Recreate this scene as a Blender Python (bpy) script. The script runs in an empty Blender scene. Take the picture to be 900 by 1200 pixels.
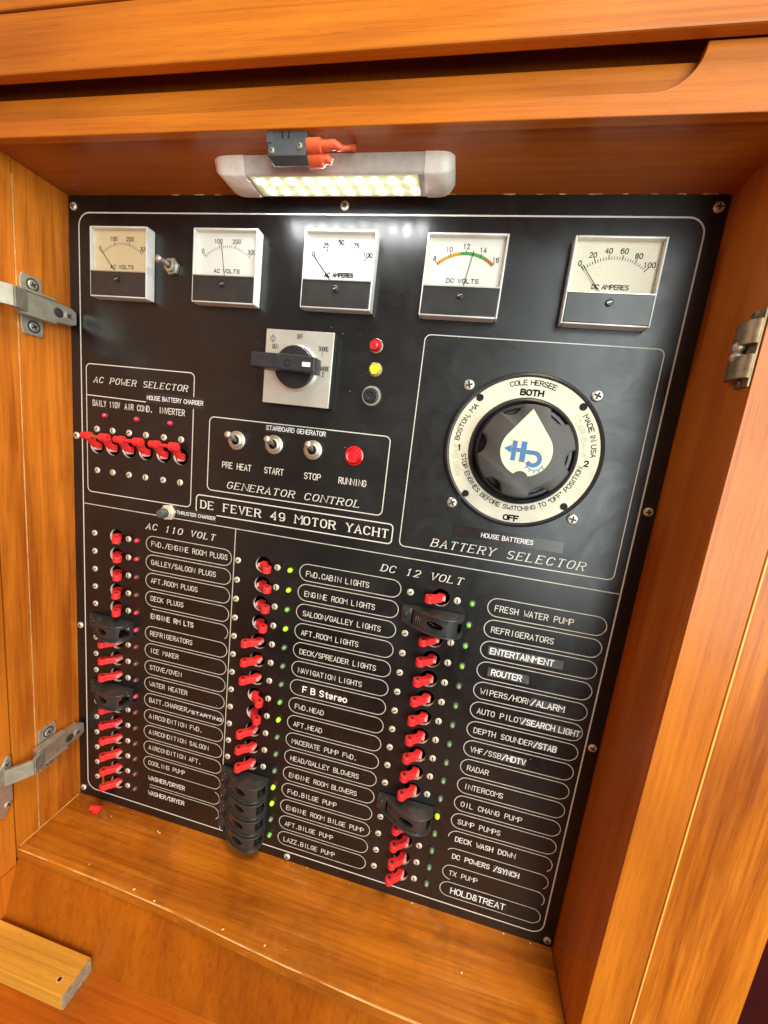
import bpy, bmesh, math, random
from mathutils import Vector, Matrix
random.seed(7)
R = math.radians
S = bpy.context.scene
COL = S.collection

# ------------------------------------------------------------------ camera
# metres; the switchboard face lies in the plane y = 0, x to the right, z up, the viewer at negative y
cam_d = bpy.data.cameras.new('camera')
cam = bpy.data.objects.new('camera', cam_d)
COL.objects.link(cam)
cam.matrix_world = Matrix((
    (0.9732, -0.1451, 0.1785, 0.4041),
    (0.1992, 0.1436, -0.9694, -0.3518),
    (0.1151, 0.9789, 0.1687, -0.1904),
    (0, 0, 0, 1)))
cam_d.sensor_fit = 'VERTICAL'
cam_d.sensor_height = 36.0
cam_d.lens = 452.3 / 1200 * 36.0
cam_d.clip_start = 0.005
cam_d.clip_end = 50
S.camera = cam

# ------------------------------------------------------------------ world, lights, exposure
W = bpy.data.worlds.new('World')
S.world = W
W.use_nodes = True
W.node_tree.nodes['Background'].inputs[0].default_value = (1.0, 0.86, 0.70, 1)
W.node_tree.nodes['Background'].inputs[1].default_value = 0.30


def area(name, loc, target, sx, sy, power, colour):
    d = bpy.data.lights.new(name, 'AREA')
    d.shape = 'RECTANGLE'
    d.size, d.size_y, d.energy, d.color = sx, sy, power, colour
    o = bpy.data.objects.new(name, d)
    COL.objects.link(o)
    o.location = loc
    o.rotation_euler = (Vector(target) - Vector(loc)).to_track_quat('-Z', 'Y').to_euler()
    return o


# the cabin window behind the viewer to the right, and the warm cabin ceiling lamps
area('cabin_window', (1.36, -1.65, 0.08), (0.42, 0.0, -0.2), 1.3, 1.95, 54, (0.90, 1.0, 0.98))
area('cabin_ceiling_lamp', (0.75, -0.58, 1.20), (0.4, 0.0, -0.2), 0.5, 0.5, 25, (1.0, 0.78, 0.50))

S.view_settings.view_transform = 'Standard'
S.view_settings.look = 'None'
S.view_settings.exposure = 0.12
S.view_settings.gamma = 1.0
S.cycles.use_denoising = True
S.cycles.denoising_prefilter = 'FAST'
S.cycles.denoising_input_passes = 'RGB_ALBEDO_NORMAL'
S.cycles.use_adaptive_sampling = False
S.cycles.max_bounces = 8
S.cycles.sample_clamp_indirect = 6.0


# ------------------------------------------------------------------ materials
def new_mat(name):
    m = bpy.data.materials.new(name)
    m.use_nodes = True
    nt = m.node_tree
    return m, nt, nt.nodes['Principled BSDF']


def node(nt, kind, **kw):
    n = nt.nodes.new(kind)
    for k, v in kw.items():
        setattr(n, k, v)
    return n


def math_node(nt, op, a, b=None):
    n = node(nt, 'ShaderNodeMath', operation=op)
    for i, v in enumerate((a, b)):
        if v is None:
            continue
        if isinstance(v, (int, float)):
            n.inputs[i].default_value = v
        else:
            nt.links.new(v, n.inputs[i])
    return n.outputs[0]


def noise(nt, vec, scale, detail=3.0, rough=0.55, dist=0.0):
    n = node(nt, 'ShaderNodeTexNoise')
    n.inputs['Scale'].default_value = scale
    n.inputs['Detail'].default_value = detail
    n.inputs['Roughness'].default_value = rough
    n.inputs['Distortion'].default_value = dist
    nt.links.new(vec, n.inputs['Vector'])
    return n.outputs['Fac']


def ramp(nt, fac, stops):
    r = node(nt, 'ShaderNodeValToRGB')
    e = r.color_ramp.elements
    while len(e) < len(stops):
        e.new(0.5)
    for el, (p, c) in zip(e, stops):
        el.position = p
        el.color = (*c, 1) if len(c) == 3 else c
    nt.links.new(fac, r.inputs[0])
    return r.outputs[0]


def mixc(nt, blend, fac, a, b):
    n = node(nt, 'ShaderNodeMix', data_type='RGBA', blend_type=blend)
    for sock, v in ((n.inputs[0], fac), (n.inputs[6], a), (n.inputs[7], b)):
        if isinstance(v, (int, float)):
            sock.default_value = v
        elif isinstance(v, tuple):
            sock.default_value = (*v, 1)
        else:
            nt.links.new(v, sock)
    return n.outputs[2]


def bump(nt, p, height, strength, dist=0.001):
    b = node(nt, 'ShaderNodeBump')
    b.inputs['Strength'].default_value = strength
    b.inputs['Distance'].default_value = dist
    nt.links.new(height, b.inputs['Height'])
    nt.links.new(b.outputs[0], p.inputs['Normal'])


def plain(name, col, rough=0.4, metal=0.0, var=0.12, scale=120, coat=0.0, bumpy=0.0, spec=0.5):
    """A material whose colour and gloss wander a little, so nothing is perfectly even."""
    m, nt, p = new_mat(name)
    tc = node(nt, 'ShaderNodeTexCoord')
    n = noise(nt, tc.outputs['Object'], scale, 4)
    lo = tuple(c * (1 - var) for c in col)
    hi = tuple(min(1, c * (1 + var)) for c in col)
    nt.links.new(ramp(nt, n, [(0.3, lo), (0.7, hi)]), p.inputs['Base Color'])
    n2 = noise(nt, tc.outputs['Object'], scale * 0.37, 5)
    nt.links.new(math_node(nt, 'ADD', math_node(nt, 'MULTIPLY', n2, 0.25), rough - 0.12), p.inputs['Roughness'])
    p.inputs['Metallic'].default_value = metal
    p.inputs['Coat Weight'].default_value = coat
    p.inputs['Specular IOR Level'].default_value = spec
    if bumpy:
        bump(nt, p, noise(nt, tc.outputs['Object'], scale * 6, 2), bumpy, 0.0004)
    return m


def wood(name, axis, dark, light, seed=0.0, figure=1.0, coat=0.16, rough=0.36, sharp=1.0, worn=False):
    """Varnished timber; the grain runs along the given axis."""
    m, nt, p = new_mat(name)
    tc = node(nt, 'ShaderNodeTexCoord')

    def grain(along, across):
        mp = node(nt, 'ShaderNodeMapping')
        sc = [across] * 3
        sc[axis] = along
        mp.inputs['Scale'].default_value = sc
        mp.inputs['Location'].default_value = (seed, seed * 1.7, seed * 0.6)
        nt.links.new(tc.outputs['Object'], mp.inputs['Vector'])
        return mp.outputs[0]
    broad = noise(nt, grain(1.6, 18), 1.0, 3, 0.5, 1.2 * figure)
    band = noise(nt, grain(3.0, 75), 1.0, 4, 0.6, 1.6 * figure)
    fine = noise(nt, grain(14, 420), 1.0, 3, 0.6, 0.3)
    pore = noise(nt, grain(60, 1300), 1.0, 2, 0.5)
    blot = noise(nt, tc.outputs['Object'], 9, 3)
    f = math_node(nt, 'ADD', math_node(nt, 'MULTIPLY', broad, 0.46), math_node(nt, 'MULTIPLY', band, 0.24))
    f = math_node(nt, 'ADD', f, math_node(nt, 'MULTIPLY', fine, 0.17))
    f = math_node(nt, 'ADD', f, math_node(nt, 'MULTIPLY', blot, 0.13))
    mid = tuple((a + b) / 2 for a, b in zip(dark, light))
    c = ramp(nt, f, [(0.50 - 0.16 / sharp, dark), (0.50, mid), (0.50 + 0.16 / sharp, light)])
    pm = ramp(nt, pore, [(0.30, (0.55, 0.48, 0.42)), (0.42, (1, 1, 1))])
    c = mixc(nt, 'MULTIPLY', 0.38, c, pm)
    streak = ramp(nt, noise(nt, grain(4.5, 330), 1.0, 3, 0.6, 0.5), [(0.50, (1, 1, 1)), (0.72, (0.66, 0.56, 0.48))])
    c = mixc(nt, 'MULTIPLY', 0.55, c, streak)
    tone = ramp(nt, noise(nt, grain(2.2, 6.5), 1.0, 2, 0.5, 1.0), [(0.34, (0.66, 0.58, 0.52)), (0.56, (1, 1, 1))])
    c = mixc(nt, 'MULTIPLY', 0.75, c, tone)
    if worn:   # rubbed patches and lengthwise scratches
        rub = ramp(nt, noise(nt, tc.outputs['Object'], 34, 5, 0.7, 0.8), [(0.56, (0, 0, 0)), (0.72, (1, 1, 1))])
        scr = ramp(nt, noise(nt, grain(9, 260), 1.0, 2, 0.4, 0.2), [(0.66, (0, 0, 0)), (0.72, (1, 1, 1))])
        c = mixc(nt, 'MIX', math_node(nt, 'MULTIPLY', rub, 0.22), c, (0.62, 0.33, 0.12))
        c = mixc(nt, 'MIX', math_node(nt, 'MULTIPLY', scr, 0.20), c, (0.66, 0.36, 0.13))
        c = mixc(nt, 'MULTIPLY', 0.5, c, ramp(nt, noise(nt, tc.outputs['Object'], 16, 4, 0.6), [(0.36, (0.55, 0.5, 0.45)), (0.5, (1, 1, 1))]))
    nt.links.new(c, p.inputs['Base Color'])
    sm = noise(nt, tc.outputs['Object'], 22, 4)
    nt.links.new(math_node(nt, 'ADD', math_node(nt, 'MULTIPLY', sm, 0.25), rough - 0.12), p.inputs['Roughness'])
    p.inputs['Coat Weight'].default_value = coat
    p.inputs['Coat Roughness'].default_value = 0.22
    p.inputs['Specular IOR Level'].default_value = 0.24
    h = math_node(nt, 'ADD', math_node(nt, 'MULTIPLY', fine, 0.5), math_node(nt, 'MULTIPLY', pore, 0.6))
    bump(nt, p, h, 0.10, 0.0006)
    return m


TD, TL = (0.37, 0.086, 0.0060), (0.65, 0.196, 0.0150)
M = {}
M['wood_x'] = wood('varnished_teak_lengthwise', 0, TD, TL, 0.0)
M['wood_z'] = wood('varnished_teak_upright', 2, TD, TL, 3.1)
M['wood_z_figured'] = wood('varnished_teak_figured', 2, TD, TL, 8.7, 2.6, 0.16, 0.36, 1.9)
M['wood_sill'] = wood('worn_teak_sill', 0, (0.34, 0.090, 0.004), (0.66, 0.215, 0.014), 5.3, 2.0, 0.35, 0.30, 1.3, True)
M['wood_red'] = wood('mahogany_lining', 0, (0.32, 0.080, 0.010), (0.56, 0.165, 0.020), 2.2, 0.8)
M['wood_riser'] = wood('shade_darkened_teak', 2, (0.27, 0.060, 0.003), (0.46, 0.128, 0.006), 6.4, 1.0, 0.2, 0.34)  # teak darkened to paint in the riser's shade below the sill
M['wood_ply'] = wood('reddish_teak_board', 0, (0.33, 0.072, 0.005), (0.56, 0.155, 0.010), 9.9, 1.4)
M['pine'] = wood('pale_pine', 0, (0.66, 0.32, 0.035), (0.88, 0.50, 0.085), 1.4, 0.7, 0.05, 0.5)
M['pine_end'] = plain('grey_end_grain', (0.30, 0.25, 0.17), 0.7, 0, 0.35, 260)
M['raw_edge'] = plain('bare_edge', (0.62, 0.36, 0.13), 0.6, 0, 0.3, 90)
M['glint_strip'] = plain('pale_glint', (0.86, 0.46, 0.10), 0.4, 0, 0.15, 40)  # pale tone stands in for the lit chamfer's glint
M['dark_gap'] = plain('dark_gap', (0.010, 0.004, 0.003), 0.8)
M['bulkhead'] = plain('dark_bulkhead', (0.06, 0.007, 0.006), 0.9, 0, 0.1, 20, 0, 0, 0.1)


def laminate():
    m, nt, p = new_mat('black_laminate')
    tc = node(nt, 'ShaderNodeTexCoord')
    o = tc.outputs['Object']
    smear = noise(nt, o, 11, 5, 0.62, 0.6)
    dust = noise(nt, o, 420, 2, 0.5)
    speck = ramp(nt, dust, [(0.755, (0, 0, 0)), (0.80, (1, 1, 1))])
    where = ramp(nt, noise(nt, o, 16, 2), [(0.50, (0, 0, 0)), (0.68, (1, 1, 1))])
    c = ramp(nt, smear, [(0.35, (0.0045, 0.0042, 0.0043)), (0.75, (0.012, 0.0115, 0.0115))])
    c = mixc(nt, 'MIX', math_node(nt, 'MULTIPLY', math_node(nt, 'MULTIPLY', speck, where), 0.35), c, (0.4, 0.38, 0.34))
    nt.links.new(c, p.inputs['Base Color'])
    wipe = noise(nt, o, 26, 6, 0.65, 1.5)
    r1 = ramp(nt, smear, [(0.30, (0.25,) * 3), (0.70, (0.32,) * 3)])
    r2 = ramp(nt, wipe, [(0.42, (0.0,) * 3), (0.70, (0.11,) * 3)])
    nt.links.new(mixc(nt, 'ADD', 1.0, r1, r2), p.inputs['Roughness'])
    p.inputs['Specular IOR Level'].default_value = 0.55
    bump(nt, p, noise(nt, o, 1300, 2), 0.06, 0.0003)
    return m


M['laminate'] = laminate()
M['core'] = plain('cream_laminate_core', (0.86, 0.83, 0.74), 0.5)
M['engraved'] = plain('engraved_cream', (0.68, 0.65, 0.57), 0.6, 0, 0.10, 300)
M['engraved_dim'] = plain('engraved_thin_line', (0.54, 0.51, 0.43), 0.6, 0, 0.22, 160)
M['white_ink'] = plain('white_tape_lettering', (0.86, 0.86, 0.84), 0.5, 0, 0.06)
M['tape'] = plain('black_label_tape', (0.022, 0.019, 0.018), 0.28, 0, 0.5, 60)
M['tape_grey'] = plain('worn_grey_label_tape', (0.075, 0.068, 0.062), 0.4, 0, 0.5, 160)
M['tape_brown'] = plain('glossy_brown_label_tape', (0.026, 0.015, 0.012), 0.2, 0, 0.7, 40)
M['red'] = plain('red_plastic', (0.74, 0.026, 0.028), 0.46, 0, 0.18, 160, 0.0, 0.03, 0.5)
M['print'] = plain('pale_print', (0.88, 0.34, 0.29), 0.5, 0, 0.12, 500)
M['black'] = plain('black_plastic', (0.016, 0.016, 0.017), 0.36, 0, 0.35, 70, 0, 0.05)
M['guard'] = plain('black_moulded_guard', (0.026, 0.026, 0.026), 0.30, 0, 0.25, 60, 0, 0.03, 0.7)
M['knob'] = plain('dark_bakelite', (0.040, 0.034, 0.028), 0.45, 0, 0.25, 40, 0, 0.06)
M['charcoal'] = plain('charcoal_plastic', (0.024, 0.026, 0.031), 0.42, 0, 0.3)
M['void'] = plain('dark_inside', (0.004, 0.004, 0.004), 0.8)
M['nickel'] = plain('nickel_plate', (0.58, 0.55, 0.46), 0.42, 0.8, 0.12, 160)
M['steel'] = plain('satin_steel', (0.52, 0.49, 0.39), 0.42, 0.8, 0.15, 90)
M['link'] = plain('dull_steel_link', (0.34, 0.32, 0.26), 0.55, 0.5, 0.2, 120)
M['screw'] = plain('plated_screw', (0.74, 0.68, 0.53), 0.42, 0.45, 0.25, 300)
M['slot'] = plain('dark_slot', (0.03, 0.025, 0.02), 0.6)
M['brass'] = plain('brass', (0.66, 0.44, 0.16), 0.3, 1.0)
M['bronze'] = plain('antique_brass', (0.30, 0.22, 0.13), 0.48, 0.8, 0.3, 140)
M['cream'] = plain('cream_ring', (0.66, 0.61, 0.47), 0.5, 0, 0.12, 60)
M['card'] = plain('meter_card', (0.84, 0.81, 0.74), 0.55, 0, 0.03, 30)
M['card_aged'] = plain('yellowed_meter_card', (0.78, 0.60, 0.36), 0.55, 0, 0.05, 30)
M['card_cream'] = plain('cream_meter_card', (0.82, 0.74, 0.58), 0.55, 0, 0.04, 30)
M['ink'] = plain('black_ink', (0.006, 0.006, 0.006), 0.9, 0, 0.1, 120, 0, 0, 0.05)
M['pencil'] = plain('faded_pencil', (0.50, 0.45, 0.34), 0.7, 0, 0.2, 700)
M['blue'] = plain('blue_ink', (0.035, 0.135, 0.32), 0.5, 0, 0.08)
M['orange_ink'] = plain('orange_ink', (0.80, 0.36, 0.02), 0.5)
M['rust_ink'] = plain('rust_ink', (0.55, 0.17, 0.03), 0.5)
M['green_ink'] = plain('green_ink', (0.10, 0.42, 0.08), 0.5)
M['meter_black'] = plain('meter_black_cover', (0.030, 0.028, 0.026), 0.30, 0, 0.2)
M['meter_edge'] = plain('cloudy_acrylic', (0.72, 0.69, 0.63), 0.16, 0, 0.10, 60, 0.5)
M['satin_plate'] = plain('brushed_plate', (0.66, 0.63, 0.55), 0.36, 0.55, 0.10, 40)
M['ivory'] = plain('ivory_plastic', (0.90, 0.86, 0.77), 0.4)
M['grey_alu'] = plain('grey_aluminium', (0.56, 0.52, 0.47), 0.42, 0.0)
M['yellow_lens'] = plain('yellow_lens', (0.85, 0.72, 0.03), 0.2, 0, 0.1, 200, 0.6)
M['red_lens'] = plain('red_lens', (0.72, 0.012, 0.02), 0.16, 0, 0.2, 200, 0.8)
M['orange_plastic'] = plain('orange_red_plastic', (0.80, 0.13, 0.045), 0.45, 0, 0.2, 200)
M['slate'] = plain('slate_plastic', (0.075, 0.085, 0.095), 0.45)
M['fleck'] = plain('grey_dust', (0.36, 0.34, 0.31), 0.9)
M['crumb'] = plain('sawdust', (0.75, 0.62, 0.40), 0.8, 0, 0.3, 900)


def lens(name, col, emit=None, strength=0.0):
    m = plain(name, col, 0.2, 0, 0.12, 300, 0.5)
    p = m.node_tree.nodes['Principled BSDF']
    if emit:
        p.inputs['Emission Color'].default_value = (*emit, 1)
        p.inputs['Emission Strength'].default_value = strength
    return m


M['red_off'] = lens('red_lamp_off', (0.20, 0.055, 0.055))
M['red_on'] = lens('red_lamp_lit', (0.55, 0.03, 0.05), (1.0, 0.03, 0.06), 0.18)
M['green_off'] = lens('green_lamp_off', (0.16, 0.27, 0.14))
M['green_dim'] = lens('green_lamp_faint', (0.18, 0.42, 0.08), (0.25, 0.85, 0.08), 0.14)
M['green_on'] = lens('green_lamp_lit', (0.40, 0.80, 0.02), (0.52, 1.0, 0.0), 0.6)
M['strip'] = lens('yellow_white_board', (0.50, 0.50, 0.28), (1.0, 0.97, 0.66), 0.12)
M['led'] = lens('white_led', (1, 1, 1), (0.96, 0.98, 1.0), 270.0)


def glass():
    m = bpy.data.materials.new('clear_window')
    m.use_nodes = True
    nt = m.node_tree
    nt.nodes.clear()
    out = node(nt, 'ShaderNodeOutputMaterial')
    mix = node(nt, 'ShaderNodeMixShader')
    tr = node(nt, 'ShaderNodeBsdfTransparent')
    gl = node(nt, 'ShaderNodeBsdfGlossy')
    gl.inputs['Roughness'].default_value = 0.02
    tr.inputs[0].default_value = (0.96, 0.96, 0.95, 1)
    lw = node(nt, 'ShaderNodeLayerWeight')
    lw.inputs['Blend'].default_value = 0.5
    f5 = math_node(nt, 'POWER', lw.outputs['Facing'], 4.0)
    nt.links.new(math_node(nt, 'ADD', math_node(nt, 'MULTIPLY', f5, 0.3), 0.0022), mix.inputs[0])
    nt.links.new(tr.outputs[0], mix.inputs[1])
    nt.links.new(gl.outputs[0], mix.inputs[2])
    nt.links.new(mix.outputs[0], out.inputs[0])
    return m


M['glass'] = glass()


# ------------------------------------------------------------------ building helpers
def bm_new():
    return bmesh.new()


def obj(name, bm, mat, parent=None, angle=21, smooth=True):
    me = bpy.data.meshes.new(name)
    bm.normal_update()
    bm.to_mesh(me)
    bm.free()
    for mm in (mat if isinstance(mat, (list, tuple)) else [mat]):
        me.materials.append(M[mm])
    if smooth:
        me.polygons.foreach_set('use_smooth', [True] * len(me.polygons))
        me.set_sharp_from_angle(angle=R(angle))
    o = bpy.data.objects.new(name, me)
    COL.objects.link(o)
    if parent:
        o.parent = parent
    return o


def tag(o, label=None, cat=None, group=None, kind=None):
    if label:
        o['label'] = label
    if cat:
        o['category'] = cat
    if group:
        o['group'] = group
    if kind:
        o['kind'] = kind
    return o


def thing(name, label, cat, loc=(0, 0, 0), group=None):
    o = bpy.data.objects.new(name, None)
    o.empty_display_size = 0.01
    COL.objects.link(o)
    o.location = loc
    return tag(o, label, cat, group)


KIDS = {}


def kids(o):
    return [c for c in COL.objects if c.parent == o]


def dup(root, loc, label, group=None):
    r = root.copy()
    COL.objects.link(r)
    r.location = loc
    r['label'] = label
    if group:
        r['group'] = group
    for ch in KIDS.setdefault(root.name, [(c, kids(c)) for c in kids(root)]):
        c = ch[0].copy()
        COL.objects.link(c)
        c.parent = r
        for g in ch[1]:
            d = g.copy()
            COL.objects.link(d)
            d.parent = c
    return r


def box(bm, x0, x1, y0, y1, z0, z1, bev=0.0, seg=2, mi=0):
    g = bmesh.ops.create_cube(bm, size=1.0)
    vs = g['verts']
    for v in vs:
        v.co = Vector(((x0 + x1) / 2 + v.co.x * (x1 - x0), (y0 + y1) / 2 + v.co.y * (y1 - y0), (z0 + z1) / 2 + v.co.z * (z1 - z0)))
    fs = {f for v in vs for f in v.link_faces}
    for f in fs:
        f.material_index = mi
    if bev > 0:
        es = list({e for v in vs for e in v.link_edges})
        bmesh.ops.bevel(bm, geom=es, offset=bev, segments=seg, affect='EDGES', profile=0.5)


def prism(bm, pts, a0, a1, axis=1, mi=0, bev=0.0):
    """Extrude a polygon. axis 1: points are (x, z) between y=a0 and y=a1; axis 2: (x, y) between z; axis 0: (y, z) between x."""
    def P(p, a):
        return {1: (p[0], a, p[1]), 2: (p[0], p[1], a), 0: (a, p[0], p[1])}[axis]
    A = [bm.verts.new(P(p, a0)) for p in pts]
    B = [bm.verts.new(P(p, a1)) for p in pts]
    n = len(pts)
    fs = [bm.faces.new(A), bm.faces.new(B[::-1])]
    for i in range(n):
        fs.append(bm.faces.new((A[i], B[i], B[(i + 1) % n], A[(i + 1) % n])))
    for f in fs:
        f.material_index = mi
    bmesh.ops.recalc_face_normals(bm, faces=fs)
    if bev > 0:
        es = list({e for f in fs[:2] for e in f.edges})
        bmesh.ops.bevel(bm, geom=es, offset=bev, segments=2, affect='EDGES', profile=0.5)


def lathe(bm, prof, n=20, c=(0, 0), tilt=None, mi=0):
    """Turn (radius, height towards the viewer) about the -y axis through c = (x, z)."""
    n = max(n, 20)
    rings = []
    T = tilt or Matrix.Identity(4)
    for r, h in prof:
        if r < 1e-7:
            rings.append([bm.verts.new(T @ Vector((c[0], -h, c[1])))])
        else:
            rings.append([bm.verts.new(T @ Vector((c[0] + r * math.cos(2 * math.pi * i / n), -h, c[1] + r * math.sin(2 * math.pi * i / n)))) for i in range(n)])
    fs = []
    for a, b in zip(rings, rings[1:]):
        for i in range(n):
            j = (i + 1) % n
            if len(a) == 1 and len(b) == 1:
                break
            if len(a) == 1:
                fs.append(bm.faces.new((a[0], b[j], b[i])))
            elif len(b) == 1:
                fs.append(bm.faces.new((a[i], a[j], b[0])))
            else:
                fs.append(bm.faces.new((a[i], a[j], b[j], b[i])))
    for f in fs:
        f.material_index = mi
    bmesh.ops.recalc_face_normals(bm, faces=fs)


def tube(bm, pts, r, n=10, cap=True):
    """A round bar through 3-D points; r may be a list."""
    n = max(n, 18)
    rings = []
    for i, p in enumerate(pts):
        p = Vector(p)
        d = (Vector(pts[min(i + 1, len(pts) - 1)]) - Vector(pts[max(i - 1, 0)])).normalized()
        u = d.cross(Vector((0.31, 0.17, 0.93))).normalized()
        w = d.cross(u)
        rr = r[i] if isinstance(r, (list, tuple)) else r
        rings.append([bm.verts.new(p + (u * math.cos(2 * math.pi * k / n) + w * math.sin(2 * math.pi * k / n)) * rr) for k in range(n)])
    fs = []
    for a, b in zip(rings, rings[1:]):
        for k in range(n):
            fs.append(bm.faces.new((a[k], a[(k + 1) % n], b[(k + 1) % n], b[k])))
    if cap:
        fs += [bm.faces.new(rings[0][::-1]), bm.faces.new(rings[-1])]
    bmesh.ops.recalc_face_normals(bm, faces=fs)


def arc(cx, cy, rx, ry, a0, a1, n=7):
    return [(cx + rx * math.cos(R(a0 + (a1 - a0) * i / n)), cy + ry * math.sin(R(a0 + (a1 - a0) * i / n))) for i in range(n + 1)]


def ribbon(bm, pts, w, y, closed=False, xf=None, mi=0):
    """A flat stroke of width w (number or per-point list) along (x, z) points at depth y; one side to the viewer."""
    q = []
    for p in pts:
        if not q or abs(p[0] - q[-1][0]) + abs(p[1] - q[-1][1]) > 1e-7:
            q.append(p)
    if closed and abs(q[0][0] - q[-1][0]) + abs(q[0][1] - q[-1][1]) < 1e-7:
        q.pop()
    n = len(q)
    if n < 2:
        return
    L, Rr = [], []
    for i in range(n):
        a = Vector(q[i - 1]) if (i > 0 or closed) else None
        b = Vector(q[(i + 1) % n]) if (i < n - 1 or closed) else None
        c = Vector(q[i])
        d1 = (c - a).normalized() if a is not None else (b - c).normalized()
        d2 = (b - c).normalized() if b is not None else d1
        t = d1 + d2
        t = t.normalized() if t.length > 1e-6 else d1
        nrm = Vector((-t.y, t.x))
        k = 1 / max(0.5, abs(nrm.dot(Vector((-d1.y, d1.x)))))
        ww = (w[i] if isinstance(w, list) else w) / 2 * k
        for lst, s in ((L, 1), (Rr, -1)):
            e = c + nrm * ww * s
            e = xf(e) if xf else (e.x, y, e.y)
            lst.append(bm.verts.new(e))
    for i in range(n if closed else n - 1):
        j = (i + 1) % n
        f = bm.faces.new((L[i], Rr[i], Rr[j], L[j]))
        f.material_index = mi


def rrect(x0, x1, z0, z1, r, n=6):
    return (arc(x1 - r, z1 - r, r, r, 0, 90, n) + arc(x0 + r, z1 - r, r, r, 90, 180, n)
            + arc(x0 + r, z0 + r, r, r, 180, 270, n) + arc(x1 - r, z0 + r, r, r, 270, 360, n))


def flat(bm, pts, y, mi=0):
    f = bm.faces.new([bm.verts.new((p[0], y, p[1])) for p in pts])
    f.material_index = mi
    f.normal_update()
    if f.normal.y > 0:
        f.normal_flip()


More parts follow.
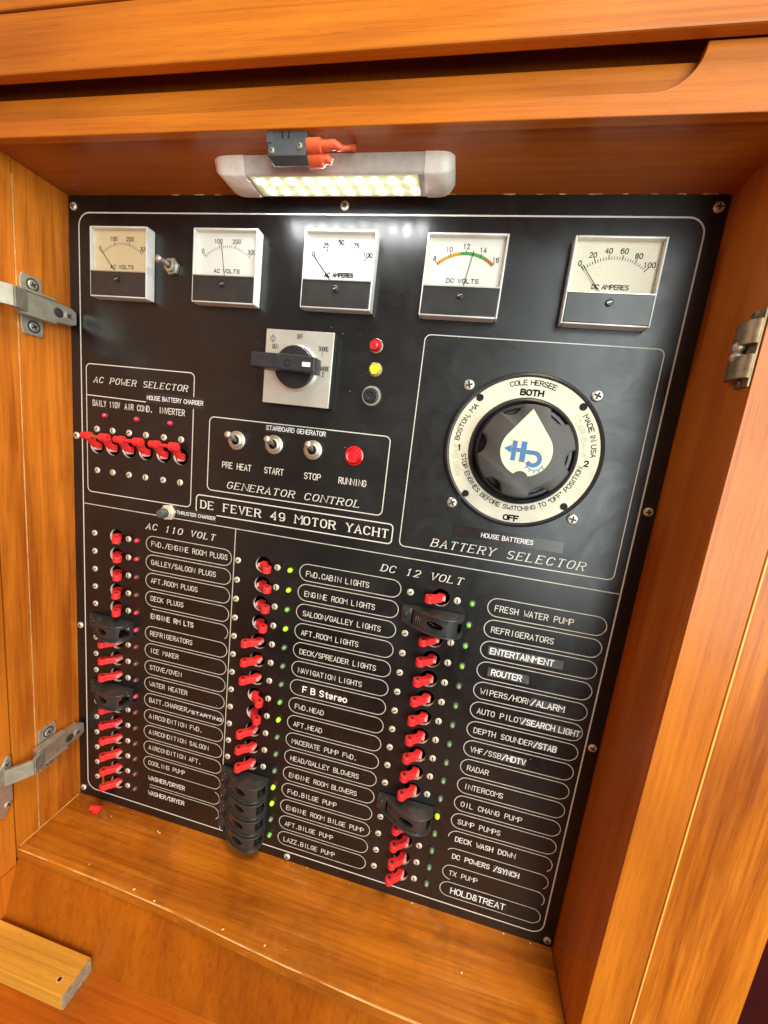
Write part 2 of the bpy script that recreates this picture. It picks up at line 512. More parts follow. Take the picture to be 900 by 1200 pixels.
# ------------------------------------------------------------------ a stroke alphabet, 4 wide and 6 high
O_ = arc(2, 4, 2, 2, 0, 180) + arc(2, 2, 2, 2, 180, 360) + [(4, 4)]
G = {
    'A': [[(0, 0), (2, 6), (4, 0)], [(0.75, 2), (3.25, 2)]],
    'B': [[(0, 0), (0, 6)], [(0, 6), (2.3, 6)] + arc(2.3, 4.6, 1.4, 1.4, 90, -90) + [(0, 3.2)], [(2.2, 3.2)] + arc(2.3, 1.6, 1.7, 1.6, 90, -90) + [(0, 0)]],
    'C': [arc(2, 4, 2, 2, 15, 180) + arc(2, 2, 2, 2, 180, 345)],
    'D': [[(0, 0), (0, 6)], [(0, 6), (1.6, 6)] + arc(1.6, 3.6, 2.4, 2.4, 90, 0) + arc(1.6, 2.4, 2.4, 2.4, 0, -90) + [(0, 0)]],
    'E': [[(0, 0), (0, 6)], [(0, 6), (3.7, 6)], [(0, 3.1), (3.0, 3.1)], [(0, 0), (3.8, 0)]],
    'F': [[(0, 0), (0, 6)], [(0, 6), (3.7, 6)], [(0, 3.1), (3.0, 3.1)]],
    'G': [arc(2, 4, 2, 2, 15, 180) + arc(2, 2, 2, 2, 180, 360) + [(4, 2.8), (2.3, 2.8)]],
    'H': [[(0, 0), (0, 6)], [(4, 0), (4, 6)], [(0, 3.1), (4, 3.1)]],
    'I': [[(2, 0), (2, 6)]],
    'J': [[(3.6, 6), (3.6, 2)] + arc(1.8, 1.8, 1.8, 1.8, 0, -180)],
    'K': [[(0, 0), (0, 6)], [(3.9, 6), (0, 2.4)], [(1.3, 3.6), (4, 0)]],
    'L': [[(0, 6), (0, 0)], [(0, 0), (3.7, 0)]],
    'M': [[(-0.2, 0), (-0.2, 6), (2, 3.0), (4.2, 6), (4.2, 0)]],
    'N': [[(0, 0), (0, 6), (4, 0), (4, 6)]],
    'O': [O_],
    'P': [[(0, 0), (0, 6)], [(0, 6), (2.3, 6)] + arc(2.3, 4.4, 1.7, 1.6, 90, -90) + [(0, 2.8)]],
    'Q': [O_, [(2.4, 1.6), (4.1, -0.3)]],
    'R': [[(0, 0), (0, 6)], [(0, 6), (2.3, 6)] + arc(2.3, 4.5, 1.7, 1.5, 90, -90) + [(0, 3.0)], [(2.2, 3.0), (4, 0)]],
    'S': [arc(2, 4.5, 1.9, 1.5, 20, 270) + arc(2, 1.5, 1.9, 1.5, 90, -160)],
    'T': [[(2, 0), (2, 6)], [(0, 6), (4, 6)]],
    'U': [[(0, 6), (0, 2)] + arc(2, 2, 2, 2, 180, 360) + [(4, 6)]],
    'V': [[(0, 6), (2, 0), (4, 6)]],
    'W': [[(-0.3, 6), (0.8, 0), (2, 3.2), (3.2, 0), (4.3, 6)]],
    'X': [[(0, 0), (4, 6)], [(0, 6), (4, 0)]],
    'Y': [[(0, 6), (2, 3), (4, 6)], [(2, 3), (2, 0)]],
    'Z': [[(0, 6), (4, 6), (0, 0), (4, 0)]],
    '0': [O_], '1': [[(0.9, 4.8), (2.1, 6), (2.1, 0)]],
    '2': [arc(2, 4.1, 1.9, 1.9, 165, -20) + [(0, 0), (4, 0)]],
    '3': [arc(2, 4.6, 1.7, 1.4, 150, -90) + arc(2, 1.6, 1.9, 1.6, 90, -155)],
    '4': [[(3, 0), (3, 6), (0, 1.8), (4, 1.8)]],
    '5': [[(3.7, 6), (0.5, 6), (0.3, 3.2)] + arc(2, 2, 2, 2, 140, -150)],
    '6': [arc(2, 4.2, 2, 1.8, 40, 180) + arc(2, 2, 2, 2, 180, 540, 12)],
    '7': [[(0, 6), (4, 6), (1.4, 0)]],
    '8': [arc(2, 4.5, 1.6, 1.5, 0, 360, 12), arc(2, 1.55, 1.95, 1.55, 0, 360, 12)],
    '9': [arc(2, 4, 2, 2, 0, 360, 12) + arc(2, 1.8, 2, 1.8, 0, -140)],
    '.': [[(1.6, 0.1), (2.4, 0.1)], [(1.6, 0.6), (2.4, 0.6)]],
    ',': [[(2.2, 0.6), (1.6, -1.2)]],
    '/': [[(0.2, -0.4), (3.8, 6.4)]],
    '&': [[(4, 0), (1.0, 4.0)] + arc(1.9, 4.8, 1.1, 1.2, 215, -40) + [(0.7, 2.6)] + arc(1.7, 1.5, 1.7, 1.5, 140, 300) + [(3.9, 2.6)]],
    '"': [[(1.4, 6), (1.4, 4.4)], [(2.6, 6), (2.6, 4.4)]],
    '-': [[(0.8, 2.8), (3.2, 2.8)]],
    'e': [[(0.3, 2.1), (3.7, 2.1)] + arc(2, 2.1, 1.75, 2.1, 0, 315, 12)],
    't': [[(1.7, 5.6), (1.7, 1.0)] + arc(2.7, 1.0, 1.0, 1.0, 180, 280, 5), [(0.5, 4.1), (3.1, 4.1)]],
    'r': [[(0.8, 0), (0.8, 4.2)], [(0.8, 2.4)] + arc(2.4, 2.4, 1.6, 1.8, 170, 75, 5)],
    'o': [arc(2, 2.1, 1.85, 2.1, 0, 360, 14)],
}
WIDTH = {'I': 1.0, '1': 2.2, '.': 1.0, ',': 1.0, 'M': 4.6, 'W': 5.4, '"': 1.6, 't': 2.8, 'r': 2.7, 'e': 3.6, 'o': 3.8, ' ': 2.2, 'J': 3.6, 'L': 3.7, 'E': 3.7, 'F': 3.6}


def glyph(bm, ch, ox, oz, cap, gw, sw, slant=0.0, y=-0.0002, serif=False, rot=0.0, mi=0, narrow=None):
    """One letter, its left foot at (ox, oz). sw is the stroke width in metres."""
    if ch == ' ':
        return
    cr, sr = math.cos(rot), math.sin(rot)
    kx, kz = gw / 4, cap / 6
    cnt = [0]
    shift = 0.0
    if narrow is not None and ch in 'I1.,"':
        shift = -(4 - narrow) / 2 if ch != '1' else -0.6

    def place(p):
        u, v = (p[0] + shift) * kx, p[1] * kz
        u += v * slant
        return (ox + u * cr - v * sr, oz + u * sr + v * cr)

    def put(pts, w, closed=False):
        yy = y - 0.000012 * cnt[0]
        cnt[0] += 1
        ribbon(bm, pts, w, yy, closed, None, mi)
    for st in G[ch]:
        P = [place(p) for p in st]
        closed = len(st) > 3 and abs(st[0][0] - st[-1][0]) + abs(st[0][1] - st[-1][1]) < 1e-6
        if serif:
            w = []
            for i in range(len(st)):
                a, b = st[max(i - 1, 0)], st[min(i + 1, len(st) - 1)]
                d = math.hypot(b[0] - a[0], b[1] - a[1]) or 1
                w.append(sw * (0.62 + 0.55 * abs(b[1] - a[1]) / d))
            put(P, w[:-1] if closed else w, closed)
            if not closed:
                for e, q in ((st[0], st[1]), (st[-1], st[-2])):
                    if min(abs(e[1]), abs(e[1] - 6)) < 0.05 and abs(e[1] - q[1]) > 0.5:
                        put([place((e[0] - 0.85, e[1])), place((e[0] + 0.85, e[1]))], sw * 0.62)
                    elif abs(e[1] - q[1]) <= 0.5 and abs(e[0] - q[0]) > 1.0 and ch in 'EFLTZ':
                        dz = 0.9 if e[1] < 1 else -0.9 if e[1] > 5 else 0
                        for ee in ((e,) if ch != 'T' else (st[0], st[-1])):
                            if dz and ee[0] not in (0,) or ch == 'T':
                                put([place(ee), place((ee[0], ee[1] + dz))], sw * 0.62)
            if ch in 'MN':
                for e in ([(0, 6), (4, 6)] if ch == 'M' else [(0, 6)]):
                    put([place((e[0] - 0.8, 6)), place((e[0] + 0.4, 6))], sw * 0.62)
        else:
            if not closed:   # let the ends run on by half a stroke
                for (i, j) in ((0, 1), (-1, -2)):
                    d = Vector(P[i]) - Vector(P[j])
                    if d.length > 1e-7:
                        P[i] = tuple(Vector(P[i]) + d.normalized() * sw * 0.45)
            put(P, sw, closed)


def text(bm, s, x, z, cap, pitch, gw, sw, slant=0.0, y=-0.0002, serif=False, mi=0):
    """Evenly pitched engraving."""
    for i, ch in enumerate(s):
        glyph(bm, ch, x + i * pitch, z, cap, gw * (1.14 if ch in 'MWN' else 1), sw * (0.82 if ch in 'MWN' else 1), slant, y, serif, 0.0, mi)


def ptext(bm, s, x0, x1, z, cap, sw, y=-0.0002, mi=0, slant=0.0, gap=1.35):
    """Proportional lettering stretched between x0 and x1."""
    ws = [WIDTH.get(c, 4.0) for c in s]
    tot = sum(ws) + gap * (len(s) - 1)
    k = (x1 - x0) / tot
    u = 0.0
    for ch, w in zip(s, ws):
        glyph(bm, ch, x0 + u * k, z, cap, 4 * k if ch not in 'MW' else w * k, sw, slant, y, False, 0.0, mi, w if ch not in 'MW' else None)
        u += w + gap


def arctext(bm, s, c, r, mid_deg, span_deg, cap, gw, sw, y, inward=False, mi=0):
    """Lettering round a circle; inward letters stand with their heads to the centre."""
    ws = [WIDTH.get(ch, 4.0) + 1.4 for ch in s]
    tot = sum(ws)
    u = 0.0
    for ch, w in zip(s, ws):
        f = (u + w / 2) / tot - 0.5
        u += w
        a = R(mid_deg + (f * span_deg if inward else -f * span_deg))
        rot = a - math.pi / 2 if not inward else a + math.pi / 2
        bx, bz = c[0] + r * math.cos(a), c[1] + r * math.sin(a)
        hw = (w - 1.4) / 2 * gw / 4
        glyph(bm, ch, bx - hw * math.cos(rot), bz - hw * math.sin(rot), cap, gw * (w - 1.4) / 4 if ch in 'MW' else gw, sw, 0, y, False, rot, mi, w - 1.4)


# ------------------------------------------------------------------ the cabinet
XL, XR, ZT, ZB, YF = -0.0125, 0.5655, 0.0155, -0.6725, -0.0738
cab = thing('cabinet', 'varnished orange teak cabinet recess framing the black switchboard', 'cabinet')

bm = bm_new()   # left lining in two boards with a fine joint
box(bm, XL - 0.018, XL, -0.0492, 0.012, ZB, ZT, 0.0006)
box(bm, XL - 0.018, XL, -0.0722, -0.0496, ZB - 0.014, ZT + 0.02, 0.0008)
obj('side_panel', bm, 'wood_z_figured', cab)
bm = bm_new()
box(bm, XL - 0.0004, XL + 0.00012, -0.0498, -0.0491, ZB + 0.001, ZT - 0.012, 0)
obj('joint_line', bm, 'raw_edge', cab)
bm = bm_new()   # right lining
box(bm, XR, XR + 0.018, YF + 0.0012, 0.012, -0.80, ZT, 0.0006)
obj('side_panel', bm, 'wood_z', cab)
bm = bm_new()   # underside of the rail: the ceiling of the recess
box(bm, -0.20, 0.80, YF + 0.003, 0.012, ZT, ZT + 0.006, 0.0003)
obj('top_panel', bm, 'wood_red', cab)
bm = bm_new()   # sill, its front swelling towards the right
front = [(-0.0125, -0.0730), (0.10, -0.0742), (0.18, -0.0765), (0.25, -0.081), (0.31, -0.0845), (0.40, -0.088), (0.565, -0.092)]
prism(bm, [(XL - 0.001, 0.012), (XR, 0.012)] + front[::-1] + [(XL - 0.001, -0.0728)], ZB - 0.012, ZB, 2, 0, 0.0016)
obj('sill', bm, 'wood_sill', cab)
bm = bm_new()   # worn front edge, its bare wood tone also standing in for the glint
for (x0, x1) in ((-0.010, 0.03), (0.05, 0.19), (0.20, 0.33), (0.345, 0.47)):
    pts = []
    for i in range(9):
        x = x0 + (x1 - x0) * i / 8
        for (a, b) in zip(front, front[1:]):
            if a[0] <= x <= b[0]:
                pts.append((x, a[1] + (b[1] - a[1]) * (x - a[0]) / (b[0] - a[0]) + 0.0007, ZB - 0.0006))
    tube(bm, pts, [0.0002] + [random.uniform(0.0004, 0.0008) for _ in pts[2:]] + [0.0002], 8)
obj('worn_edge_glint', bm, 'raw_edge', cab, 60)
bm = bm_new()   # pale filler where the sill meets the left lining
tube(bm, [(XL + 0.0002, -0.070 + 0.0068 * i, ZB + 0.0001) for i in range(11)], [random.uniform(0.0003, 0.0008) for _ in range(11)], 8)
for x in (0.105, 0.128, 0.150, 0.36, 0.405, 0.43, 0.447, 0.468, 0.492, 0.512, 0.530, 0.546):   # bits of old sealant along the top of the plate
    ln = random.uniform(0.003, 0.011)
    tube(bm, [(x + ln * i / 4, -0.0003 + random.uniform(-0.0002, 0.0003), ZT - 0.0001) for i in range(5)], [random.uniform(0.00015, 0.0006) for _ in range(5)], 8)
obj('filler', bm, 'raw_edge', cab, 60)
bm = bm_new()   # nosing under the sill that dies into the riser at the left
secs = []
for (x, yf) in front:
    t = max(0.0, min(1.0, (x - 0.02) / 0.3))
    secs.append((x, yf - 0.0003, 0.002 + 0.016 * t))
rows = []
for x, yf, hh in secs:
    rows.append([bm.verts.new((x, yf + 0.006 * (k / 5) ** 2.2, ZB - 0.0018 - hh * k / 5)) for k in range(6)])
for a, b in zip(rows, rows[1:]):
    for k in range(5):
        bm.faces.new((a[k], a[k + 1], b[k + 1], b[k]))
obj('nosing', bm, 'wood_sill', cab, 60)
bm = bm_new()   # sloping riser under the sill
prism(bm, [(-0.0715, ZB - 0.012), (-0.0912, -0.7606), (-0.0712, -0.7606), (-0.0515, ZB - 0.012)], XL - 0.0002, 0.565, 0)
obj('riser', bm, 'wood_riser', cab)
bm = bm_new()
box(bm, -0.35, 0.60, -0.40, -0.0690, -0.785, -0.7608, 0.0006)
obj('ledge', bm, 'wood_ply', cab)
bm = bm_new()   # lower left cheek below the door
box(bm, XL - 0.02, XL - 0.0006, -0.40, -0.0728, -0.7604, -0.6945, 0.0008)
obj('cheek', bm, 'wood_z', cab)
bm = bm_new()   # right stile
prism(bm, [(XR, YF), (0.5976, YF), (0.5983, YF + 0.0008), (0.5983, 0.0), (XR + 0.0185, 0.0), (XR + 0.0185, YF + 0.004), (XR, YF + 0.001)], -0.85, ZT - 0.003, 2)
obj('stile', bm, 'wood_z', cab)
bm = bm_new()
box(bm, 0.6003, 0.6680, YF + 0.0018, 0.0, -0.85, ZT - 0.003, 0.0010)
obj('stile', bm, 'wood_z_figured', cab)
bm = bm_new()   # added pale strip painting the bright chamfer glint between the stile boards
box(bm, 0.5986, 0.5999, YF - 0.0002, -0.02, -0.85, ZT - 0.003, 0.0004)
obj('glint_strip', bm, 'glint_strip', cab)
bm = bm_new()   # rail with its routed finger pull
low = ZT - 0.0028
out = [(-0.22, low), (0.80, low), (0.80, 0.0478), (0.5025, 0.0478)]
out += arc(0.4795, 0.0478, 0.0230, 0.0236, 0, -90, 24)[1:] + [(-0.22, 0.0242)]
prism(bm, out, YF, -0.0665, 1, 0, 0.0005)
obj('rail', bm, 'wood_x', cab)
bm = bm_new()
box(bm, -0.22, 0.80, -0.0662, -0.0560, ZT + 0.0075, 0.0440, 0.0004)
obj('rail_backing', bm, 'wood_x', cab)
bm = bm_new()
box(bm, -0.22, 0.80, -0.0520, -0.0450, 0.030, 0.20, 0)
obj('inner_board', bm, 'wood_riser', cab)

drw = thing('drawer', 'wide teak drawer front hanging over the finger pull along the top', 'drawer')
bm = bm_new()
box(bm, -0.25, 0.85, -0.0815, -0.0735, 0.0482, 0.0868, 0.0012)
obj('lower_board', bm, 'wood_x', drw)
bm = bm_new()
box(bm, -0.25, 0.85, -0.0790, -0.0735, 0.0868, 0.0886, 0)
obj('joint', bm, 'dark_gap', drw)
bm = bm_new()
box(bm, -0.25, 0.85, -0.0815, -0.0735, 0.0886, 0.20, 0.0012)
obj('upper_board', bm, 'wood_x', drw)

bm = bm_new()
prism(bm, [(XL - 0.0003, -0.0738), (-0.030, -0.42), (-0.050, -0.42), (XL - 0.022, -0.0738)], -0.6930, 0.03, 2, 0, 0.0008)
obj('door', bm, 'wood_z', cab)['label'] = 'teak door swung wide open at the left'

bm = bm_new()
box(bm, -2.0, 3.0, 0.35, 0.37, -2.0, 2.0, 0)
tag(obj('bulkhead_wall', bm, 'bulkhead'), 'dark bulkhead behind the cabinet', 'wall', None, 'structure')
bm = bm_new()
box(bm, -2.0, 3.0, -2.6, 0.34, -1.52, -1.50, 0)
tag(obj('floor', bm, 'bulkhead'), 'dark cabin floor far below', 'floor', None, 'structure')

# pine batten on the ledge
bt = thing('wood_block', 'pale pine batten with a screw hole lying on the ledge at lower left', 'wood block')
bm = bm_new()
box(bm, -0.30, 0.1046, -0.1218, -0.0915, -0.7606, -0.7432, 0.0006)
obj('batten', bm, 'pine', bt)
bm = bm_new()
box(bm, 0.1048, 0.1060, -0.1216, -0.0917, -0.7604, -0.7434, 0.0004)
obj('end_grain', bm, 'pine_end', bt)
bm = bm_new()
for rr, hh, mi in ((0.0030, 0.00012, 0), (0.0018, 0.00024, 1)):
    f = bm.faces.new([bm.verts.new((0.0915 + rr * math.cos(i * math.pi / 8), -0.1125 + rr * math.sin(i * math.pi / 8), -0.7432 + hh)) for i in range(16)])
    f.material_index = mi
obj('screw_hole', bm, ['raw_edge', 'void'], bt)

# ------------------------------------------------------------------ the switchboard plate
sw = thing('switchboard', 'black engraved boat switchboard full of red breaker toggles and meters', 'switchboard')
PX0, PX1, PZ0, PZ1 = -0.0122, 0.5648, -0.6722, 0.0152
COLS = {   # hole x, first row z, row pitch, lamp x, plate x0, x1, lettering x0, pitch
    'AC': dict(x=0.0434, z=-0.3236, p=0.02104, led=0.0706, a=0.0814, b=0.1846, t=0.0883, tp=0.0042, n='AC 110 VOLT'),
    'D1': dict(x=0.2208, z=-0.3247, p=0.02125, led=0.2507, a=0.2606, b=0.3647, t=0.2680, tp=0.00413, n='first DC 12 VOLT'),
    'D2': dict(x=0.4028, z=-0.3247, p=0.02113, led=0.4320, a=0.4463, b=0.5482, t=0.4532, tp=0.0043, n='second DC 12 VOLT')}
SEL_X = [0.0190, 0.0388, 0.0592, 0.0796, 0.1010, 0.1213]
SEL_Z = -0.2258
HR = 0.0086
cu = bpy.data.curves.new('plate', 'CURVE')
cu.dimensions = '2D'
cu.fill_mode = 'BOTH'
cu.extrude = 0.0013


def spline(pts):
    s = cu.splines.new('POLY')
    s.points.add(len(pts) - 1)
    for q, p in zip(s.points, pts):
        q.co = (p[0], p[1], 0, 1)
    s.use_cyclic_u = True


spline(rrect(PX0, PX1, PZ0, PZ1, 0.002, 3))
holes = [(c['x'], c['z'] - r * c['p']) for c in COLS.values() for r in range(16)] + [(x, SEL_Z) for x in SEL_X]
for hx, hz in holes:
    spline([(hx + HR * math.cos(i * math.pi / 14), hz + HR * math.sin(i * math.pi / 14)) for i in range(28)])
tmp = bpy.data.objects.new('tmp', cu)
COL.objects.link(tmp)
bpy.context.view_layer.update()
me = bpy.data.meshes.new_from_object(tmp.evaluated_get(bpy.context.evaluated_depsgraph_get()))
bpy.data.objects.remove(tmp)
me.name = 'plate'
me.transform(Matrix.Translation((0, 0.0013, 0)) @ Matrix.Rotation(R(90), 4, 'X'))
me.materials.clear()
me.materials.append(M['laminate'])
me.materials.append(M['core'])
for f in me.polygons:
    if abs(f.normal.y) < 0.5:
        f.material_index = 1
plate = bpy.data.objects.new('plate', me)
COL.objects.link(plate)
plate.parent = sw
bm = bm_new()
box(bm, PX0 + 0.001, PX1 - 0.001, 0.0060, 0.0080, PZ0 + 0.001, PZ1 - 0.001, 0)
obj('backing', bm, 'void', sw)

LY = -0.00015
bm = bm_new()
ribbon(bm, rrect(0.0, 0.5530, -0.6600, 0.0, 0.012), 0.00125, LY, True)
obj('border_line', bm, 'engraved', sw)
bm = bm_new()
ribbon(bm, [(0.0008, -0.2914), (0.5522, -0.2922)], 0.0009, LY)
ribbon(bm, [(0.1876, -0.2922), (0.1868, -0.6595)], 0.0009, LY - 0.00002)
obj('divider_line', bm, 'engraved_dim', sw)
for x0, x1, z0, z1, rr, w in ((0.0063, 0.1343, -0.2770, -0.1420, 0.005, 0.0009), (0.1530, 0.3375, -0.2555, -0.1820, 0.005, 0.0009),
                              (0.1410, 0.3497, -0.2812, -0.2622, 0.004, 0.0011), (0.3574, 0.5448, -0.2812, -0.0925, 0.005, 0.0008)):
    bm = bm_new()
    ribbon(bm, rrect(x0, x1, z0, z1, rr), w, LY, True)
    if x0 < 0.01:
        ribbon(bm, [(0.0068, -0.1738), (0.1338, -0.1755)], 0.0009, LY - 0.00002)
    obj('outline', bm, 'engraved', sw)
for s, x, z, cap, p, gw, st, sl in (('AC POWER SELECTOR', 0.0156, -0.1603, 0.0058, 0.00665, 0.0044, 0.00085, 0.28),
                                    ('GENERATOR CONTROL', 0.1753, -0.2510, 0.0066, 0.00838, 0.0054, 0.00085, 0.28),
                                    ('DE FEVER 49 MOTOR YACHT', 0.1466, -0.2757, 0.0079, 0.00878, 0.0058, 0.00125, 0.0),
                                    ('BATTERY SELECTOR', 0.3870, -0.2768, 0.0072, 0.00848, 0.0054, 0.00085, 0.28),
                                    ('AC 110 VOLT', 0.0812, -0.3082, 0.0065, 0.00775, 0.0048, 0.00090, 0.28),
                                    ('DC 12 VOLT', 0.3430, -0.3088, 0.0067, 0.00795, 0.0052, 0.00085, 0.28)):
    bm = bm_new()
    text(bm, s, x, z, cap, p, gw, st, sl, -0.0002, True)
    obj('heading', bm, 'engraved', sw)
for s, x, x1, z in (('DAILY 110V', 0.0143, 0.0478, -0.1842), ('AIR COND.', 0.0537, 0.0872, -0.1845), ('INVERTER', 0.0947, 0.1245, -0.1843),
                    ('PRE HEAT', 0.1693, 0.2008, -0.2307), ('START', 0.2154, 0.2355, -0.2304), ('STOP', 0.2574, 0.2740, -0.2305), ('RUNNING', 0.2925, 0.3192, -0.2305)):
    bm = bm_new()
    p = (x1 - x) / (len(s) - 0.25)
    text(bm, s, x, z, 0.0057, p, p * 0.72, 0.00078)
    obj('caption', bm, 'engraved', sw)

NAMES = {
    'AC': ['FWD./ENGINE ROOM PLUGS', 'GALLEY/SALOON PLUGS', 'AFT.ROOM PLUGS', 'DECK PLUGS', 'ENGINE RM LTS', 'REFRIGERATORS', 'ICE MAKER', 'STOVE/OVEN',
           'WATER HEATER', 'BATT.CHARGER', 'AIRCONDITION FWD.', 'AIRCONDITION SALOON', 'AIRCONDITION AFT.', 'COOLING PUMP', 'WASHER/DRYER', 'WASHER/DRYER'],
    'D1': ['FWD.CABIN LIGHTS', 'ENGINE ROOM LIGHTS', 'SALOON/GALLEY LIGHTS', 'AFT.ROOM LIGHTS', 'DECK/SPREADER LIGHTS', 'NAVIGATION LIGHTS', '',
           'FWD.HEAD', 'AFT.HEAD', 'MACERATE PUMP FWD.', 'HEAD/GALLEY BLOWERS', 'ENGINE ROOM BLOWERS', 'FWD.BILGE PUMP', 'ENGINE ROOM BILGE PUMP', 'AFT.BILGE PUMP', 'LAZZ.BILGE PUMP'],
    'D2': ['FRESH WATER PUMP', 'REFRIGERATORS', '', '', 'WIPERS/HORN', 'AUTO PILOT', 'DEPTH SOUNDER', 'VHF/SSB', 'RADAR', 'INTERCOMS',
           'OIL CHANG PUMP', 'SUMP PUMPS', 'DECK WASH DOWN', 'DC POWERS', 'TX PUMP', '']}
SAY = {k: list(v) for k, v in NAMES.items()}
SAY['D1'][6] = 'F B Stereo'
SAY['D2'][2], SAY['D2'][3], SAY['D2'][15] = 'ENTERTAINMENT', 'ROUTER', 'HOLD&TREAT'


def row_z(k, r):
    return COLS[k]['z'] - r * COLS[k]['p']


PILL = 0.0176
for k, c in COLS.items():
    for r in range(16):
        z = row_z(k, r)
        hw = PILL / 2
        bm = bm_new()
        dz = -0.0007 if k == 'AC' else 0.0004
        shape = arc(c['b'] - hw, z + dz, hw, hw, -90, 90, 10) + arc(c['a'] + hw, z + dz, hw, hw, 90, 270, 10)
        covered = k == 'AC' and r in (4, 14, 15) or k == 'D2' and r in (12, 13, 14)
        if covered:   # a strip of tape hides part of this outline
            n = len(shape)
            cut = {('AC', 4): range(12, 24), ('AC', 14): range(10, 21), ('AC', 15): range(12, 24), ('D2', 12): range(17, 24),
                   ('D2', 13): range(15, 24), ('D2', 14): range(0, 3)}[(k, r)]
            runs, cur = [], []
            order = [(i + max(cut) + 1) % n for i in range(n - len(cut))]
            ribbon(bm, [shape[i] for i in order if i not in cut], 0.00075, LY)
        else:
            ribbon(bm, shape, 0.00075, LY, True)
        plate_o = obj('nameplate', bm, 'engraved_dim', sw)
        if NAMES[k][r]:
            bm = bm_new()
            bold = (k, r) in (('AC', 4), ('AC', 14), ('AC', 15), ('D2', 12), ('D2', 13))
            tx = c['t'] + (0.0005 if bold else 0)
            text(bm, NAMES[k][r], tx, z - 0.0030 + (-0.0005 if k == 'D1' else 0), 0.0054, c['tp'], 0.0031, 0.00090 if bold else 0.00066)
            obj('lettering', bm, 'engraved', plate_o)

# screws that hold the plate
def screw_bm(r=0.0034, h=0.0016, cross=True, rot=0.3):
    b = bm_new()
    lathe(b, [(r, 0), (r, h * 0.45), (r * 0.8, h * 0.85), (r * 0.45, h), (0, h)], 14)
    w = r * 0.17
    for a in ((rot, rot + math.pi / 2) if cross else (rot,)):
        ca, sa = math.cos(a), math.sin(a)
        L = r * 0.62
        q = [(ca * L - sa * w, sa * L + ca * w), (-ca * L - sa * w, -sa * L + ca * w), (-ca * L + sa * w, -sa * L - ca * w), (ca * L + sa * w, sa * L - ca * w)]
        dy = 0.00008 if a == rot else 0.00011
        flat(b, q, -h - dy, 1)
    return b


for i, (x, z) in enumerate(((-0.0058, 0.0054), (0.2745, 0.0068), (0.5585, 0.0066), (-0.0072, -0.2180), (-0.0068, -0.4393), (-0.0066, -0.6620),
                            (0.2737, -0.6664), (0.5590, -0.6648), (0.5590, -0.4411), (0.5592, -0.2190))):
    o = obj('screw', screw_bm(0.0037, 0.0018, True, 0.2 + i * 0.7), ['screw', 'slot'], sw)
    o.location = (x, 0, z)


# ------------------------------------------------------------------ breakers
BX, BH, BR = 0.0098, 0.0098, 0.0043   # where the grip of a toggle sits: off to one side, and out from the plate


def lever_bm(sx=-1, horiz=True, wide=0.0068):
    """A toggle thrown to sx; its grip is a rounded bulb pierced along z."""
    b = bm_new()
    bx_, bh = BX, BH
    th = math.atan2(bh - 0.0010, bx_ - 0.0)
    pts = []
    # profile in (u, h): u along the throw
    nx, nh = -math.sin(th), math.cos(th)
    pts += [(0.0030, -0.004), (0.0034, 0.0004), (0.0052, 0.0030)]
    c0 = (bx_, bh)
    for i in range(15):
        a = th - math.pi / 2 - 0.45 + (math.pi + 1.0) * i / 14
        pts.append((c0[0] + BR * math.cos(a), c0[1] + BR * math.sin(a)))
    pts += [(0.0040, 0.0088), (0.0010, 0.0068), (-0.0022, 0.0034), (-0.0034, -0.004)]
    if sx < 0:
        poly = [(-u, -h) for u, h in pts]
    else:
        poly = [(u, -h) for u, h in pts]
    prism(b, poly, -wide / 2, wide / 2, 2, 0, 0.0007)
    # the dimples of the tie hole in both cheeks
    for s in (-1, 1):
        f = b.faces.new([b.verts.new((sx * bx_ + 0.0017 * math.cos(i * math.pi / 6), -bh + 0.0017 * math.sin(i * math.pi / 6), s * (wide / 2 + 0.00005))) for i in range(12)])
        f.material_index = 1
    return b


def print_bm(sx):
    """Pale panel moulded at the root, on the side away from the throw."""
    b = bm_new()
    x0, x1 = sorted((-sx * 0.0012, -sx * 0.0046))
    box(b, x0, x1, -0.0036, 0.004, -0.0017, 0.0017, 0.0004)
    return b


def breaker(name, label, sx):
    t = thing(name, label, 'breaker', (0, 0, 0), 'red circuit breaker toggles in columns')
    b = bm_new()
    lathe(b, [(0.0085, -0.0026), (0.0085, -0.0060), (0, -0.0060)], 20)
    obj('body', b, 'black', t)
    h = obj('handle', lever_bm(sx), ['red', 'slot'], t)
    obj('print', print_bm(sx), 'print', h)
    for q, x in enumerate((-0.0288, 0.0156)):
        s = obj('screw', screw_bm(0.0033, 0.0013, False, 0.6 + q), ['screw', 'slot'], t)
        s.location = (x, 0, 0)
    return t


proto = {-1: breaker('circuit_breaker', 'x', -1), 1: breaker('circuit_breaker', 'x', 1)}
first = {-1: True, 1: True}
ON = {'AC': (0, 1, 2, 3, 4), 'D1': (0, 1, 2, 3, 7, 8), 'D2': ()}
GUARD = {'AC': (5, 9), 'D1': (12, 13, 14, 15), 'D2': (1, 11)}


def which(k, r):
    if k == 'AC' and r == 14:
        return 'the upper WASHER/DRYER plate'
    if k == 'AC' and r == 15:
        return 'the lowest WASHER/DRYER plate'
    v = 'AC' if k == 'AC' else 'DC'
    s = SAY[k][r] + ('/STARTING' if (k, r) == ('AC', 9) else '')
    return 'the ' + v + ' plate reading ' + s


